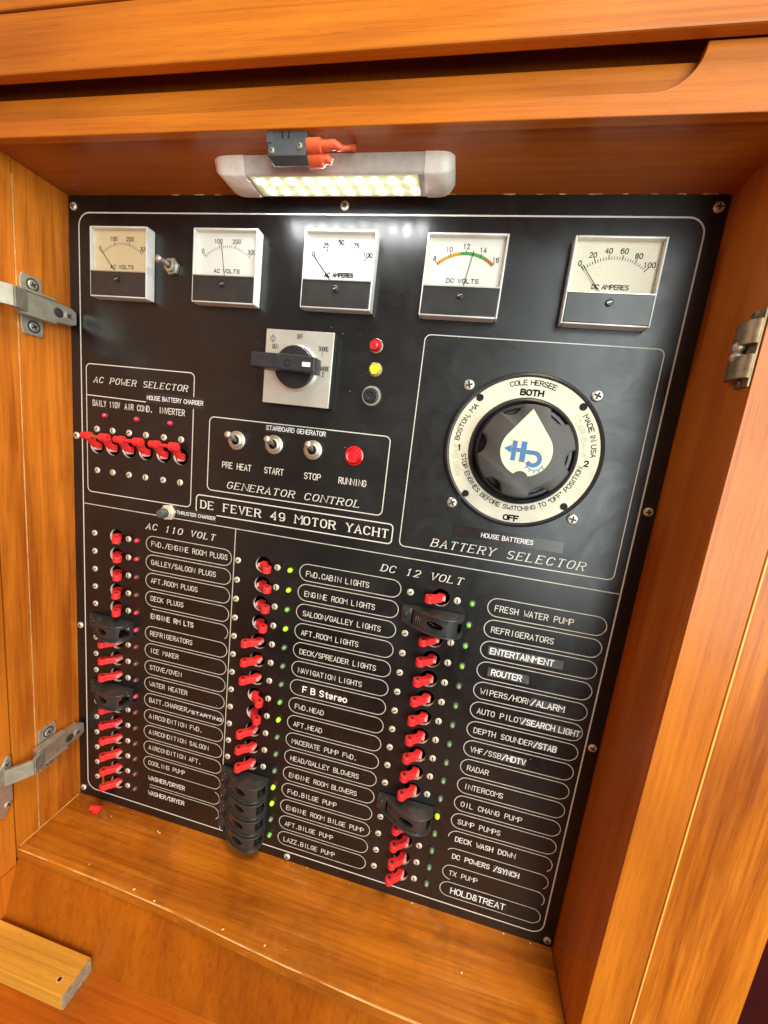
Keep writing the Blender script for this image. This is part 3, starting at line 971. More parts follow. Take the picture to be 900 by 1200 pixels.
for k, c in COLS.items():
    for r in range(16):
        sx = 1 if r in ON[k] or (r in GUARD[k]) else -1
        loc = (c['x'], 0, row_z(k, r))
        lab = ('red toggle under a black guard' if r in GUARD[k] else 'red toggle thrown right' if sx > 0 else 'red toggle thrown left') + ' beside ' + which(k, r)
        if first[sx]:
            first[sx] = False
            o = proto[sx]
            o.location = loc
            o['label'] = lab
        else:
            o = dup(proto[sx], loc, lab)
            for ch in kids(o):
                if ch.name.startswith('handle'):
                    ch.rotation_euler = (0, random.uniform(-0.05, 0.05), random.uniform(-0.07, 0.07))
tie = thing('tie_pin', 'brass pin tying together the two WASHER/DRYER toggles at the bottom left', 'pin', (COLS['AC']['x'] - BX, -BH, row_z('AC', 14)))
bm = bm_new()
tube(bm, [(0, 0, 0.001), (0, 0, -COLS['AC']['p'] - 0.001)], 0.0012, 10)
obj('pin', bm, 'brass', tie)

# three paired breakers of the power selector, thrown up
proto2 = None
for i, nm in enumerate(('DAILY 110V', 'AIR COND.', 'INVERTER')):
    xa, xb = SEL_X[2 * i], SEL_X[2 * i + 1]
    lab = 'pair of red toggles joined by a bar under the caption ' + nm
    t = thing('double_breaker', lab, 'breaker', (xa, 0, SEL_Z), 'paired toggles of the power selector')
    for q, dx in enumerate((0, xb - xa)):
        b = bm_new()
        lathe(b, [(0.0085, -0.0026), (0.0085, -0.0060), (0, -0.0060)], 20, (dx, 0))
        obj('body', b, 'black', t)
        b = lever_bm(1, wide=0.0056)
        bmesh.ops.transform(b, matrix=Matrix.Translation((dx, 0, 0)) @ Matrix.Rotation(R(-90), 4, 'Y'), verts=b.verts)
        h = obj('handle', b, ['red', 'slot'], t)
        b = print_bm(1)
        bmesh.ops.transform(b, matrix=Matrix.Translation((dx, 0, 0)) @ Matrix.Rotation(R(-90), 4, 'Y'), verts=b.verts)
        obj('print', b, 'print', h)
        for z in (0.0174, -0.0268):
            s = obj('screw', screw_bm(0.0033, 0.0013, False, 0.6 + q), ['screw', 'slot'], t)
            s.location = (dx, 0, z)
    b = bm_new()
    d = xb - xa
    tube(b, [(-0.0078, -BH, BX), (-0.0072, -BH, BX), (-0.0020, -BH, BX), (-0.0014, -BH, BX)], [0.0028, 0.0036, 0.0036, 0.0028], 14)
    tube(b, [(d - 0.0046, -BH, BX), (d - 0.0040, -BH, BX), (d + 0.0034, -BH, BX), (d + 0.0040, -BH, BX)], [0.0034, 0.0046, 0.0046, 0.0034], 14)
    obj('sleeve', b, 'red', t)
    b = bm_new()
    tube(b, [(-0.004, -BH, BX), (d - 0.004, -BH, BX)], 0.0018, 12)
    obj('tie_bar', b, 'brass' if i == 0 else 'red', t)


# ------------------------------------------------------------------ breaker guards
def guard_profile():
    # (x from the hole, height) of the bowed band
    raw = [(-0.0352, 0.0006), (-0.0285, 0.0045), (-0.0215, 0.0098), (-0.0140, 0.0147), (-0.0060, 0.0186), (0.0020, 0.0208), (0.0095, 0.0212), (0.0160, 0.0195),
           (0.0210, 0.0160), (0.0238, 0.0110), (0.0244, 0.0006)]
    pts = []   # a smooth curve through them
    for i in range(len(raw) - 1):
        p0, p1, p2, p3 = raw[max(i - 1, 0)], raw[i], raw[i + 1], raw[min(i + 2, len(raw) - 1)]
        for q in range(6):
            t = q / 6
            pts.append(tuple(0.5 * (2 * p1[a] + (p2[a] - p0[a]) * t + (2 * p0[a] - 5 * p1[a] + 4 * p2[a] - p3[a]) * t * t + (3 * p1[a] - p0[a] - 3 * p2[a] + p3[a]) * t ** 3) for a in (0, 1)))
    pts.append(raw[-1])
    return pts


def guard_bm():
    b = bm_new()
    prof = guard_profile()
    hz = 0.0094
    for z0, z1 in ((hz - 0.0016, hz), (-hz, -hz + 0.0016)):
        prism(b, [(x, -h) for x, h in prof], z0, z1, 2, 0, 0.0005)
    # band: an arc-length strip with an oval window and a slot, standing a little inside the lips
    inner = [(x * 0.950, max(h - 0.0016, 0.0004)) for x, h in prof]
    L = [0]
    for p, q in zip(inner, inner[1:]):
        L.append(L[-1] + math.hypot(q[0] - p[0], q[1] - p[1]))

    def at(s):
        s = max(0, min(L[-1], s))
        for i in range(len(L) - 1):
            if s <= L[i + 1] + 1e-9:
                t = (s - L[i]) / max(1e-9, L[i + 1] - L[i])
                return (inner[i][0] + (inner[i + 1][0] - inner[i][0]) * t, inner[i][1] + (inner[i + 1][1] - inner[i][1]) * t)
    Z = hz - 0.0014

    def strip(s0, s1, n, z0=-Z, z1=Z):
        pr = None
        for i in range(n + 1):
            x, h = at(s0 + (s1 - s0) * i / n)
            cur = (b.verts.new((x, -h, z0)), b.verts.new((x, -h, z1)))
            if pr:
                b.faces.new((pr[0], cur[0], cur[1], pr[1]))
            pr = cur
    sw0 = next(i for i, p in enumerate(inner) if p[0] > -0.0030)
    sc = L[sw0]                      # arc length at the middle of the window
    a, bb = 0.0082, 0.0037
    box0, box1 = sc - 0.0118, sc + 0.0118
    s_start = L[next(i for i, p in enumerate(inner) if p[0] > -0.0230)]
    s_slot0 = L[next(i for i, p in enumerate(inner) if p[0] > 0.0185)]
    s_slot1 = s_slot0 + 0.0105
    strip(s_start, box0, 5)
    N = 28
    rings = [[], [], []]
    for i in range(N):
        t = 2 * math.pi * i / N
        ct, st = math.cos(t), math.sin(t)
        e = (a * ct, bb * st)
        k = min(0.0118 / max(1e-6, abs(ct)), Z / max(1e-6, abs(st)))
        o = (ct * k, st * k)
        for j, f in enumerate((0.0, 0.5, 1.0)):
            s_, z_ = e[0] + (o[0] - e[0]) * f, e[1] + (o[1] - e[1]) * f
            x, h = at(sc + s_)
            rings[j].append(b.verts.new((x, -h, z_)))
    deep = [b.verts.new((v.co.x * 0.97, v.co.y + 0.0035, v.co.z * 0.95)) for v in rings[0]]
    for A_, B_ in ((rings[0], rings[1]), (rings[1], rings[2]), (deep, rings[0])):
        for i in range(N):
            b.faces.new((A_[i], A_[(i + 1) % N], B_[(i + 1) % N], B_[i]))
    strip(box1, s_slot0, 5)
    strip(s_slot0, s_slot1, 4, Z * 0.62, Z)
    strip(s_slot0, s_slot1, 4, -Z, -Z * 0.62)
    strip(s_slot1, L[-1], 3)
    # mounting foot at the left with three ribs
    box(b, -0.0345, -0.0245, -0.0032, 0, -Z, Z, 0.0005)
    for q in range(3):
        box(b, -0.0205 + q * 0.0022, -0.0193 + q * 0.0022, -0.0095 - q * 0.0012, -0.002, -Z, Z * 0.4, 0.0002)
    return b


gp = thing('breaker_guard', 'x', 'guard', (0, 0, 0), 'black bow-shaped guards clipped over breakers')
obj('shell', guard_bm(), 'guard', gp, 24)
o = obj('screw', screw_bm(0.0026, 0.0012), ['black', 'slot'], gp)
o.location = (-0.0300, -0.0032, 0)
gfirst = True
for k in GUARD:
    for r in GUARD[k]:
        lab = 'black bow-shaped breaker guard in the row of ' + which(k, r)
        loc = (COLS[k]['x'], 0, row_z(k, r))
        if gfirst:
            gp.location = loc
            gp['label'] = lab
            gfirst = False
        else:
            dup(gp, loc, lab)


# ------------------------------------------------------------------ row lamps
def row_lamp(mat, label):
    t = thing('indicator_light', label, 'indicator light', (0, 0, 0), 'small round lamps beside the nameplates')
    b = bm_new()
    lathe(b, [(0.0035, 0.0000), (0.0035, 0.0006), (0.0029, 0.0008), (0.0026, 0.0003)], 16)
    obj('ring', b, 'charcoal', t)
    b = bm_new()
    lathe(b, [(0.0023, 0.0002), (0.0023, 0.0020), (0.0020, 0.0032), (0.0013, 0.0039), (0, 0.0042)], 14)
    obj('lens', b, mat, t, 60)
    return t


LIT = {'AC': {0: 2, 1: 2, 4: 2, 5: 2, 9: 2}, 'D1': {0: 2, 1: 2, 2: 1, 3: 2, 7: 1, 8: 2, 12: 2, 13: 2, 15: 1}, 'D2': {0: 1, 1: 1, 2: 1, 3: 1, 11: 2}}
lamp_proto = {}
for k, c in COLS.items():
    for r in range(16):
        st = LIT[k].get(r, 0)
        mat = ('red_off', 'red_on', 'red_on')[st] if k == 'AC' else ('green_off', 'green_dim', 'green_on')[st]
        word = {'red_off': 'dark red lamp, unlit,', 'red_on': 'glowing red lamp', 'green_off': 'grey green lamp, unlit,', 'green_dim': 'faintly lit green lamp', 'green_on': 'bright yellow green lamp'}[mat]
        lab = word + ' left of ' + which(k, r)
        loc = (c['led'], 0, row_z(k, r) + (0.0003 if k == 'AC' else 0))
        if mat not in lamp_proto:
            lamp_proto[mat] = row_lamp(mat, lab)
            lamp_proto[mat].location = loc
        else:
            dup(lamp_proto[mat], loc, lab)
for x, nm in ((0.0302, 'DAILY 110V'), (0.0693, 'AIR COND.'), (0.1089, 'INVERTER')):
    dup(lamp_proto['red_on'], (x, 0, -0.1933), 'small red lamp directly under the caption ' + nm, 'red lamps of the power selector')

# ------------------------------------------------------------------ panel meters
CY = 0.0105      # height of the meter front


def meter(cx, z1, label, unit, nums, needle, zone=False, card='card'):
    w = 0.0640
    z0 = z1 - 0.0628
    t = thing('panel_meter', label, 'meter', (cx, 0, 0), 'square panel meters along the top')
    h = w / 2
    b = bm_new()     # bowed acrylic case: a frame round the face
    fr = 0.0017
    for x0, x1, za, zb in ((-h, -h + fr, z0, z1), (h - fr, h, z0, z1), (-h + fr, h - fr, z1 - fr, z1), (-h + fr, h - fr, z0, z0 + fr)):
        box(b, x0, x1, -CY, -0.0002, za, zb, 0.0007)
    obj('case', b, 'meter_edge', t)
    zm = z0 + (z1 - z0) * 0.375
    b = bm_new()
    box(b, -h + fr - 0.0004, h - fr + 0.0004, -CY + 0.0050, -0.0010, zm, z1 - fr + 0.0004, 0)
    obj('dial_card', b, card, t)
    b = bm_new()
    box(b, -h + fr - 0.0006, h - fr + 0.0006, -CY - 0.0004, -0.0010, z0 + fr - 0.0006, zm - 0.0006, 0.0006)
    obj('lower_cover', b, 'meter_black', t)
    b = bm_new()
    box(b, -h + 0.001, h - 0.001, -CY - 0.0009, -CY - 0.0003, zm - 0.0010, zm - 0.0002, 0)
    obj('trim_strip', b, 'nickel', t)
    b = bm_new()
    pz = zm - 0.0075   # needle pivot
    lathe(b, [(0.0026, CY + 0.0004), (0.0026, CY + 0.0016), (0.0020, CY + 0.0019), (0, CY + 0.0019)], 14, (0, pz))
    flat(b, [(-0.0017, pz - 0.0008), (0.0017, pz + 0.0004), (0.0017, pz + 0.0009), (-0.0017, pz - 0.0003)], -CY - 0.0020, 1)
    obj('adjuster', b, ['black', 'screw'], t)
    y = -CY + 0.0048
    heavy = 1.7 if unit == 'AC AMPERES' else 1.0   # this face is printed bolder
    rad = 0.0325
    A0, A1 = 131, 49
    b = bm_new()
    n = 25 if len(nums) == 6 else 24
    for i in range(n + 1):
        a = R(A0 + (A1 - A0) * i / n)
        big = i % (n // (len(nums) - 1)) == 0
        ln = 0.0036 if big else 0.0022
        r0 = rad
        p = [(r * math.cos(a), pz + r * math.sin(a)) for r in (r0, r0 + ln)]
        if i % (1 if n < 60 else 2) == 0:
            ribbon(b, p, (0.00056 if big else 0.00038) * heavy, y)
    k = len(nums)
    for i, s in enumerate(nums):
        a = R(A0 + (A1 - A0) * i / (k - 1))
        q = (rad + 0.0062)
        gwid = 0.0020
        tw = len(s) * 0.0027
        text(b, s, q * math.cos(a) - tw / 2 + (0.001 if i == 0 else -0.001 if i == k - 1 else 0), pz + q * math.sin(a) - 0.0016, 0.0035, 0.0029, gwid, 0.00054 * heavy, 0, y - 0.00005)
    ptext(b, unit, -0.0130, 0.0130, zm + 0.0040, 0.0031, 0.00054 * heavy, y - 0.00005)
    obj('scale', b, 'ink', t)
    if zone:
        b = bm_new()
        for a0, a1, mi in ((A0, 98, 0), (98, 62, 1), (62, A1, 2)):
            ribbon(b, [((rad + 0.0013) * math.cos(R(a0 + (a1 - a0) * i / 10)), pz + (rad + 0.0013) * math.sin(R(a0 + (a1 - a0) * i / 10))) for i in range(11)], 0.0026, y + 0.00008, False, None, mi)
        obj('colour_band', b, ['orange_ink', 'green_ink', 'rust_ink'], t)
    b = bm_new()
    a = R(A0 + (A1 - A0) * needle)
    ribbon(b, [(0.008 * math.cos(a), pz + 0.008 * math.sin(a)), ((rad + 0.0035) * math.cos(a), pz + (rad + 0.0035) * math.sin(a))], 0.00055 * heavy, y - 0.0012)
    obj('needle', b, 'ink', t)
    b = bm_new()
    box(b, -h + 0.002, h - 0.002, -CY - 0.0003, -CY + 0.0003, zm - 0.0004, z1 - 0.002, 0)
    obj('window', b, 'glass', t)
    return t


meter(0.0558, -0.0166, 'leftmost square meter marked AC VOLTS with its needle resting at zero', 'AC VOLTS', ['0', '100', '200', '300'], 0.02, False, 'card_aged')
meter(0.1684, -0.0168, 'square meter marked AC VOLTS with its needle just past 100', 'AC VOLTS', ['0', '100', '200', '300'], 0.39)
meter(0.2764, -0.0166, 'square meter marked AC AMPERES right under the bright LED lamp', 'AC AMPERES', ['0', '25', '50', '75', '100'], 0.0)
meter(0.3826, -0.0176, 'square meter marked DC VOLTS with an orange and green scale band', 'DC VOLTS', ['8', '10', '12', '14', '16'], 0.62, True)
meter(0.4950, -0.0180, 'rightmost square meter marked DC AMPERES with its scale up to 100', 'DC AMPERES', ['0', '20', '40', '60', '80', '100'], 0.02, False, 'card_cream')


# ------------------------------------------------------------------ toggles, lamps, knobs
def toggle(x, z, label, tip, hexnut, ln=0.019):
    t = thing('toggle_switch', label, 'toggle switch', (x, 0, z), 'chrome bat toggle switches')
    b = bm_new()
    if hexnut:
        prism(b, [(0.0078 * math.cos(R(60 * i + 12)), 0.0078 * math.sin(R(60 * i + 12))) for i in range(6)], -0.0034, -0.0002, 1, 0, 0.0005)
        lathe(b, [(0.0056, 0.0034), (0.0056, 0.0062), (0.0036, 0.0066), (0.0030, 0.0050)], 18)
    else:
        lathe(b, [(0.0092, 0.0001), (0.0092, 0.0016), (0.0080, 0.0022), (0.0070, 0.0022), (0.0070, 0.0044), (0.0058, 0.0052), (0.0048, 0.0052), (0.0042, 0.0030)], 20)
    obj('nut', b, 'nickel', t)
    b = bm_new()
    tx, tz = tip
    pts = [(tx * k, -0.002 - (ln - 0.002) * k, tz * k) for k in (0, 0.3, 0.6, 0.8, 0.88, 0.95, 1.0)]
    tube(b, pts, [0.0016, 0.0020, 0.0026, 0.0031, 0.0034, 0.0029, 0.0012], 14)
    obj('bat', b, 'nickel', t, 60)
    return t


toggle(0.1080, -0.0468, 'chrome toggle switch beside the leftmost meter, on a hexagonal nut', (-0.0015, 0.000), True, 0.020)
for x, z, nm, t_ in ((0.1842, -0.2022, 'PRE HEAT', (0.0004, 0.0058)), (0.2241, -0.2018, 'START', (0.0012, 0.0055)), (0.2642, -0.2024, 'STOP', (0.0015, 0.0058))):
    toggle(x, z, 'chrome toggle switch above the caption ' + nm, t_, False)


def lamp(x, z, r, mat, label, hgt=0.006, ring='nickel'):
    t = thing('pilot_lamp', label, 'pilot lamp', (x, 0, z))
    b = bm_new()
    lathe(b, [(r * 1.04, 0.0), (r * 1.04, 0.0010), (r * 0.92, 0.0016), (r * 0.86, 0.0010)], 22)
    obj('bezel', b, ring, t)
    b = bm_new()
    lathe(b, [(r * 0.86, 0.0008), (r * 0.84, hgt * 0.55), (r * 0.7, hgt * 0.85), (r * 0.62, hgt * 0.78), (r * 0.36, hgt * 0.80), (0, hgt)], 18)
    obj('lens', b, mat, t, 40)
    return t


lamp(0.3150, -0.1049, 0.0060, 'red_lens', 'small red pilot lamp above the yellow one beside the meters', 0.0075)
lamp(0.3165, -0.1248, 0.0060, 'yellow_lens', 'small yellow pilot lamp between the red lamp and the fuse holder', 0.005)
lamp(0.3050, -0.2031, 0.0086, 'red_lens', 'large red pilot lamp above the caption RUNNING', 0.007, 'red_lens')
t = thing('fuse_holder', 'round black fuse holder with a chrome ring below the yellow lamp', 'fuse holder', (0.3155, 0, -0.1480))
b = bm_new()
lathe(b, [(0.0090, 0), (0.0090, 0.0012), (0.0083, 0.0022), (0.0070, 0.0022), (0.0068, 0.0012)], 24)
obj('ring', b, 'nickel', t)
b = bm_new()
lathe(b, [(0.0067, 0.0010), (0.0062, 0.0070), (0.0054, 0.0082), (0.0030, 0.0082), (0.0022, 0.0074), (0, 0.0074)], 20)
obj('cap', b, 'black', t)
t = thing('push_button', 'grey push button on a hexagonal nut beside the THRUSTER CHARGER tape', 'push button', (0.1096, 0, -0.2857))
b = bm_new()
prism(b, [(0.0088 * math.cos(R(60 * i + 8)), 0.0088 * math.sin(R(60 * i + 8))) for i in range(6)], -0.0036, -0.0002, 1, 0, 0.0006)
lathe(b, [(0.0062, 0.0036), (0.0062, 0.0068), (0.0052, 0.0072), (0.0046, 0.0064)], 20)
obj('nut', b, 'screw', t)
b = bm_new()
lathe(b, [(0.0045, 0.0050), (0.0045, 0.0135), (0.0038, 0.0146), (0, 0.0148)], 16)
for q in range(3):
    lathe(b, [(0.00455, 0.0080 + q * 0.002), (0.0049, 0.0086 + q * 0.002), (0.00455, 0.0092 + q * 0.002)], 16)
obj('plunger', b, 'slate', t)

# rotary shore-power selector
SX, SZ = 0.2466, -0.1312
t = thing('rotary_selector', 'square silver selector plate with a black turning handle pointing at SHORE 2', 'selector switch', (SX, 0, SZ))
h = 0.0328
b = bm_new()
box(b, -h, h, -0.0088, -0.0002, -h, h, 0.0012)
obj('body', b, 'black', t)
b = bm_new()
box(b, -h + 0.0003, h - 0.0003, -0.0102, -0.0086, -h + 0.0003, h - 0.0003, 0.0006)
fp = obj('face_plate', b, 'satin_plate', t)
b = bm_new()
y = -0.0104
for s, x, z in (('OFF', -0.0022, 0.0254), ('SHORE', 0.0190, 0.0165), ('1', 0.0218, 0.0118), ('SHORE', 0.0212, -0.0002), ('2', 0.0240, -0.0050), ('GEN', -0.0255, 0.0158)):
    text(b, s, x, z, 0.0036, 0.0019, 0.0014, 0.00045, 0, y)
ribbon(b, arc(-0.0255, 0.0242, 0.0023, 0.0023, 0, 360, 16), 0.0004, y, True)
ribbon(b, [(-0.0255, 0.0205), (-0.0255, 0.0280)], 0.0004, y - 0.00003)
obj('lettering', b, 'ink', fp)
b = bm_new()
lathe(b, [(0.0200, 0.0102), (0.0200, 0.0120), (0.0188, 0.0128), (0.0186, 0.0150)], 36)
obj('collar', b, 'satin_plate', t)
b = bm_new()
lathe(b, [(0.0184, 0.0125), (0.0182, 0.0180), (0.0172, 0.0190), (0, 0.0190)], 36)
obj('disc', b, 'black', t)
b = bm_new()
prism(b, [(-0.0325, 0.0066), (0.0080, 0.0068), (0.0258, 0.0058), (0.0258, -0.0066), (0.0080, -0.0066), (-0.0325, -0.0052)], -0.0340, -0.0186, 1, 0, 0.0009)
bmesh.ops.translate(b, vec=(0, 0, 0.0004), verts=b.verts)
hd = obj('handle', b, 'charcoal', t)
b = bm_new()
box(b, 0.0150, 0.0222, -0.0344, -0.0336, -0.0022, 0.0014, 0.0001)
obj('pointer_mark', b, 'white_ink', hd)
b = bm_new()
lathe(b, [(0.0030, 0.0341), (0.0030, 0.0345), (0.0024, 0.0345), (0.0020, 0.0335), (0, 0.0335)], 16, (0.0020, 0.0000))
obj('screw', b, 'black', hd)

# battery selector dial
DX, DZ = 0.4517, -0.1824
t = thing('battery_dial', 'big round battery switch with a cream ring and a lobed dark knob', 'battery switch', (DX, 0, DZ))
b = bm_new()
lathe(b, [(0.0648, 0.0), (0.0648, 0.0044), (0.0640, 0.0062), (0.0622, 0.0070), (0.0612, 0.0066), (0.0608, 0.0058), (0.0440, 0.0058), (0.0432, 0.0084), (0.0420, 0.0090), (0.0408, 0.0084), (0.0402, 0.0040), (0, 0.0040)], 72)
obj('base', b, 'black', t)
b = bm_new()
lathe(b, [(0.0608, 0.0057), (0.0606, 0.0066), (0.0444, 0.0066), (0.0442, 0.0057)], 72)
ring = obj('ring', b, 'cream', t)
b = bm_new()
for a in (45, 135, 225, 315):
    lathe(b, [(0.0030, 0.0066), (0.0030, 0.0070), (0.0020, 0.0071), (0.0019, 0.00675), (0, 0.00675)], 16, (0.0578 * math.cos(R(a)), 0.0578 * math.sin(R(a))))
    a2 = R(a)
obj('mounting_hole', b, 'void', ring)
y = -0.00675
b = bm_new()
arctext(b, 'COLE HERSEE', (0, 0), 0.0545, 90, 38, 0.0037, 0.0028, 0.00066, y)
arctext(b, 'BOSTON, MA', (0, 0), 0.0532, 158, 36, 0.0037, 0.0028, 0.00066, y)
arctext(b, 'MADE IN USA', (0, 0), 0.0536, 20, 37, 0.0037, 0.0028, 0.00066, y)
ptext(b, 'BOTH', -0.0088, 0.0088, 0.0462, 0.0042, 0.00125, y)
ptext(b, 'OFF', -0.0058, 0.0062, -0.0588, 0.0042, 0.00125, y)
glyph(b, '1', -0.0533, -0.0042, 0.0044, 0.0030, 0.00115, 0, y)
glyph(b, '2', 0.0500, -0.0058, 0.0044, 0.0030, 0.00115, 0, y)
arctext(b, 'STOP ENGINES BEFORE SWITCHING TO "OFF" POSITION', (0, 0), 0.0498, 270, 164, 0.0036, 0.0026, 0.00060, y, True)
obj('lettering', b, 'ink', ring)
b = bm_new()
arctext(b, 'PORT BANK', (0, 0), 0.0530, 193, 30, 0.0042, 0.0028, 0.00045, y)
arctext(b, 'STAR BANK', (0, 0), 0.0465, 22, 44, 0.0042, 0.0030, 0.00045, y)
obj('handwriting', b, 'pencil', ring)
b = bm_new()
lathe(b, [(0.0398, 0.0042), (0.0398, 0.0068), (0.0384, 0.0100), (0.0360, 0.0104), (0.0350, 0.0090), (0, 0.0090)], 60)
obj('skirt', b, 'black', t)
b = bm_new()
pts = []
for i in range(240):
    a = 2 * math.pi * i / 240
    r = 0.0368
    for k in range(6):
        sc = R(-5 + 60 * k)
        # scallop: a circle bitten out of the rim
        d, rs = 0.0405, 0.0098
        da = math.cos(a - sc)
        disc = d * d * da * da - (d * d - rs * rs)
        if da > 0 and disc > 0:
            r = min(r, d * da - math.sqrt(disc))
    pts.append((r * math.cos(a), r * math.sin(a)))
prism(b, pts, -0.0270, -0.0090, 1, 0, 0.0012)
kn = obj('knob', b, 'knob', t, 30)
b = bm_new()
yk = -0.02715
drop = []
rc, ap = 0.0198, 0.0330
ta = math.degrees(math.acos(rc / ap))
for i in range(41):
    a = 90 + ta + (360 - 2 * ta) * i / 40
    drop.append((0.0004 + rc * math.cos(R(a)), 0.0005 + rc * math.sin(R(a))))
drop.append((0.0004, ap + 0.0002))
flat(b, drop, yk)
obj('badge', b, 'cream', kn)
b = bm_new()
flat(b, [(-0.0012 + 0.0060 * math.cos(R(a)), -0.0205 + 0.0052 * math.sin(R(a))) for a in range(0, 181, 15)], yk - 0.00006)
obj('badge_notch', b, 'knob', kn)
b = bm_new()
yy = yk - 0.00008
flat(b, [(-0.0168, 0.0012), (-0.0112, 0.0044), (-0.0112, -0.0020)], yy)
for x0, x1, z0, z1 in ((-0.0111, -0.0109, -0.0006, 0.0024), (-0.0108, -0.0071, -0.0078, 0.0078), (-0.0070, -0.0041, -0.0008, 0.0024), (-0.0040, 0.0003, -0.0082, 0.0078)):
    flat(b, [(x0, z0), (x1, z0), (x1, z1), (x0, z1)], yy)
ribbon(b, [(0.0004, 0.0000), (0.0050, -0.0001)] + arc(0.0066, -0.0050, 0.0048, 0.0049, 85, -150, 16), 0.0034, yy - 0.00003)
for a in (-30, -58, -86, -114, -142):
    ribbon(b, [(0.0082 + r_ * math.cos(R(a)), -0.0072 + r_ * math.sin(R(a))) for r_ in (0.0068, 0.0088)], 0.0007, yy - 0.00006)
ribbon(b, arc(0.0082, -0.0072, 0.0066, 0.0066, -15, -160, 12), 0.0006, yy - 0.00005)
obj('emblem', b, 'blue', kn)
b = bm_new()
ribbon(b, arc(-0.0118, 0.0085, 0.0008, 0.0008, 0, 360, 10), 0.0003, yy, True)
obj('trade_mark', b, 'pencil', kn)
for i, (a, b2) in enumerate(((-0.0512, 0.0512), (0.0512, 0.0512), (-0.0512, -0.0512), (0.0512, -0.0512))):
    o = obj('screw', screw_bm(0.0047, 0.0024, True, 0.3 + i * 0.9), ['nickel', 'slot'], t)
    o.location = (a, 0, b2)


# ------------------------------------------------------------------ label tapes stuck on the plate
def tape(quad, mat, label, words, thick=0.00025):
    t = thing('label_tape', label, 'label tape', (0, 0, 0), 'tapes stuck over the engraving')
    b = bm_new()
    prism(b, quad, -thick - 0.0002, -0.0002, 1)
    obj('strip', b, mat, t, 35, False)
    b = bm_new()
    for (s, x0, x1, z, cap, st) in words:
        ptext(b, s, x0, x1, z, cap, st, -thick - 0.0004)
    obj('lettering', b, 'white_ink', t)
    return t


tape([(0.0795, -0.1760), (0.1464, -0.1764), (0.1462, -0.1650), (0.0798, -0.1646)], 'tape', 'black tape reading HOUSE BATTERY CHARGER across the power selector box',
     [('HOUSE BATTERY CHARGER', 0.0810, 0.1452, -0.1722, 0.0040, 0.00058)])
tape([(0.2130, -0.1905), (0.2765, -0.1903), (0.2770, -0.1822), (0.2135, -0.1825)], 'tape', 'black tape reading STARBOARD GENERATOR above the toggle switches',
     [('STARBOARD GENERATOR', 0.2148, 0.2752, -0.1884, 0.0040, 0.00058)])
tape([(0.4048, -0.2640), (0.5006, -0.2645), (0.5003, -0.2545), (0.4050, -0.2538)], 'tape_brown', 'glossy brown tape reading HOUSE BATTERIES under the battery dial',
     [('HOUSE BATTERIES', 0.4305, 0.4750, -0.2610, 0.0038, 0.00062)])
tape([(0.1183, -0.2894), (0.1650, -0.2896), (0.1650, -0.2798), (0.1178, -0.2796)], 'tape', 'small black tape reading THRUSTER CHARGER beside the push button',
     [('THRUSTER CHARGER', 0.1190, 0.1640, -0.2862, 0.0034, 0.00048)])
z = row_z('D1', 6)
tape([(0.2690, z - 0.0065), (0.3225, z - 0.0058), (0.3265, z - 0.0030), (0.3225, z + 0.0058), (0.2690, z + 0.0065)], 'tape_brown', 'brown tape reading F B Stereo below NAVIGATION LIGHTS',
     [('F B Stereo', 0.2752, 0.3235, z - 0.0034, 0.0066, 0.00120)])
z = row_z('D2', 2)
tape([(0.4535, z - 0.0042), (0.5200, z - 0.0042), (0.5196, z + 0.0042), (0.4530, z + 0.0045)], 'tape_grey', 'grey worn tape reading ENTERTAINMENT', [('ENTERTAINMENT', 0.4555, 0.5115, z - 0.0027, 0.0056, 0.00088)])
z = row_z('D2', 3)
tape([(0.4564, z - 0.0045), (0.4940, z - 0.0042), (0.4934, z + 0.0042), (0.4560, z + 0.0045)], 'tape_grey', 'grey worn tape reading ROUTER', [('ROUTER', 0.4598, 0.4868, z - 0.0027, 0.0056, 0.00088)])
for r, s, x0, x1 in ((4, '/ALARM', 0.4993, 0.5283), (5, '/SEARCH LIGHT', 0.4945, 0.5458), (6, '/STAB', 0.5090, 0.5292), (7, '/HDTV', 0.4833, 0.5048), (13, '/SYNCH', 0.4955, 0.5200)):
    z = row_z('D2', r)
    tape([(x0 - 0.0012, z - 0.0040), (x1 + 0.0008, z - 0.0040), (x1 + 0.0008, z + 0.0040), (x0 - 0.0008, z + 0.0040)], 'tape_grey',
         'short grey tape reading ' + s + ' stuck after ' + SAY['D2'][r], [(s, x0, x1, z - 0.0028, 0.0056, 0.00084)])
z = row_z('D2', 15)
tape([(0.4545, z - 0.0055), (0.5160, z - 0.0050), (0.5160, z + 0.0058), (0.4545, z + 0.0058)], 'tape', 'black tape reading HOLD&TREAT on the lowest plate', [('HOLD&TREAT', 0.4580, 0.5130, z - 0.0032, 0.0070, 0.00090)])
z = row_z('AC', 9)
tape([(0.1385, z - 0.0050), (0.1835, z - 0.0045), (0.1835, z + 0.0032), (0.1390, z + 0.0038)], 'tape', 'black tape reading /STARTING after BATT.CHARGER', [('/STARTING', 0.1390, 0.1828, z - 0.0030, 0.0036, 0.00062)])

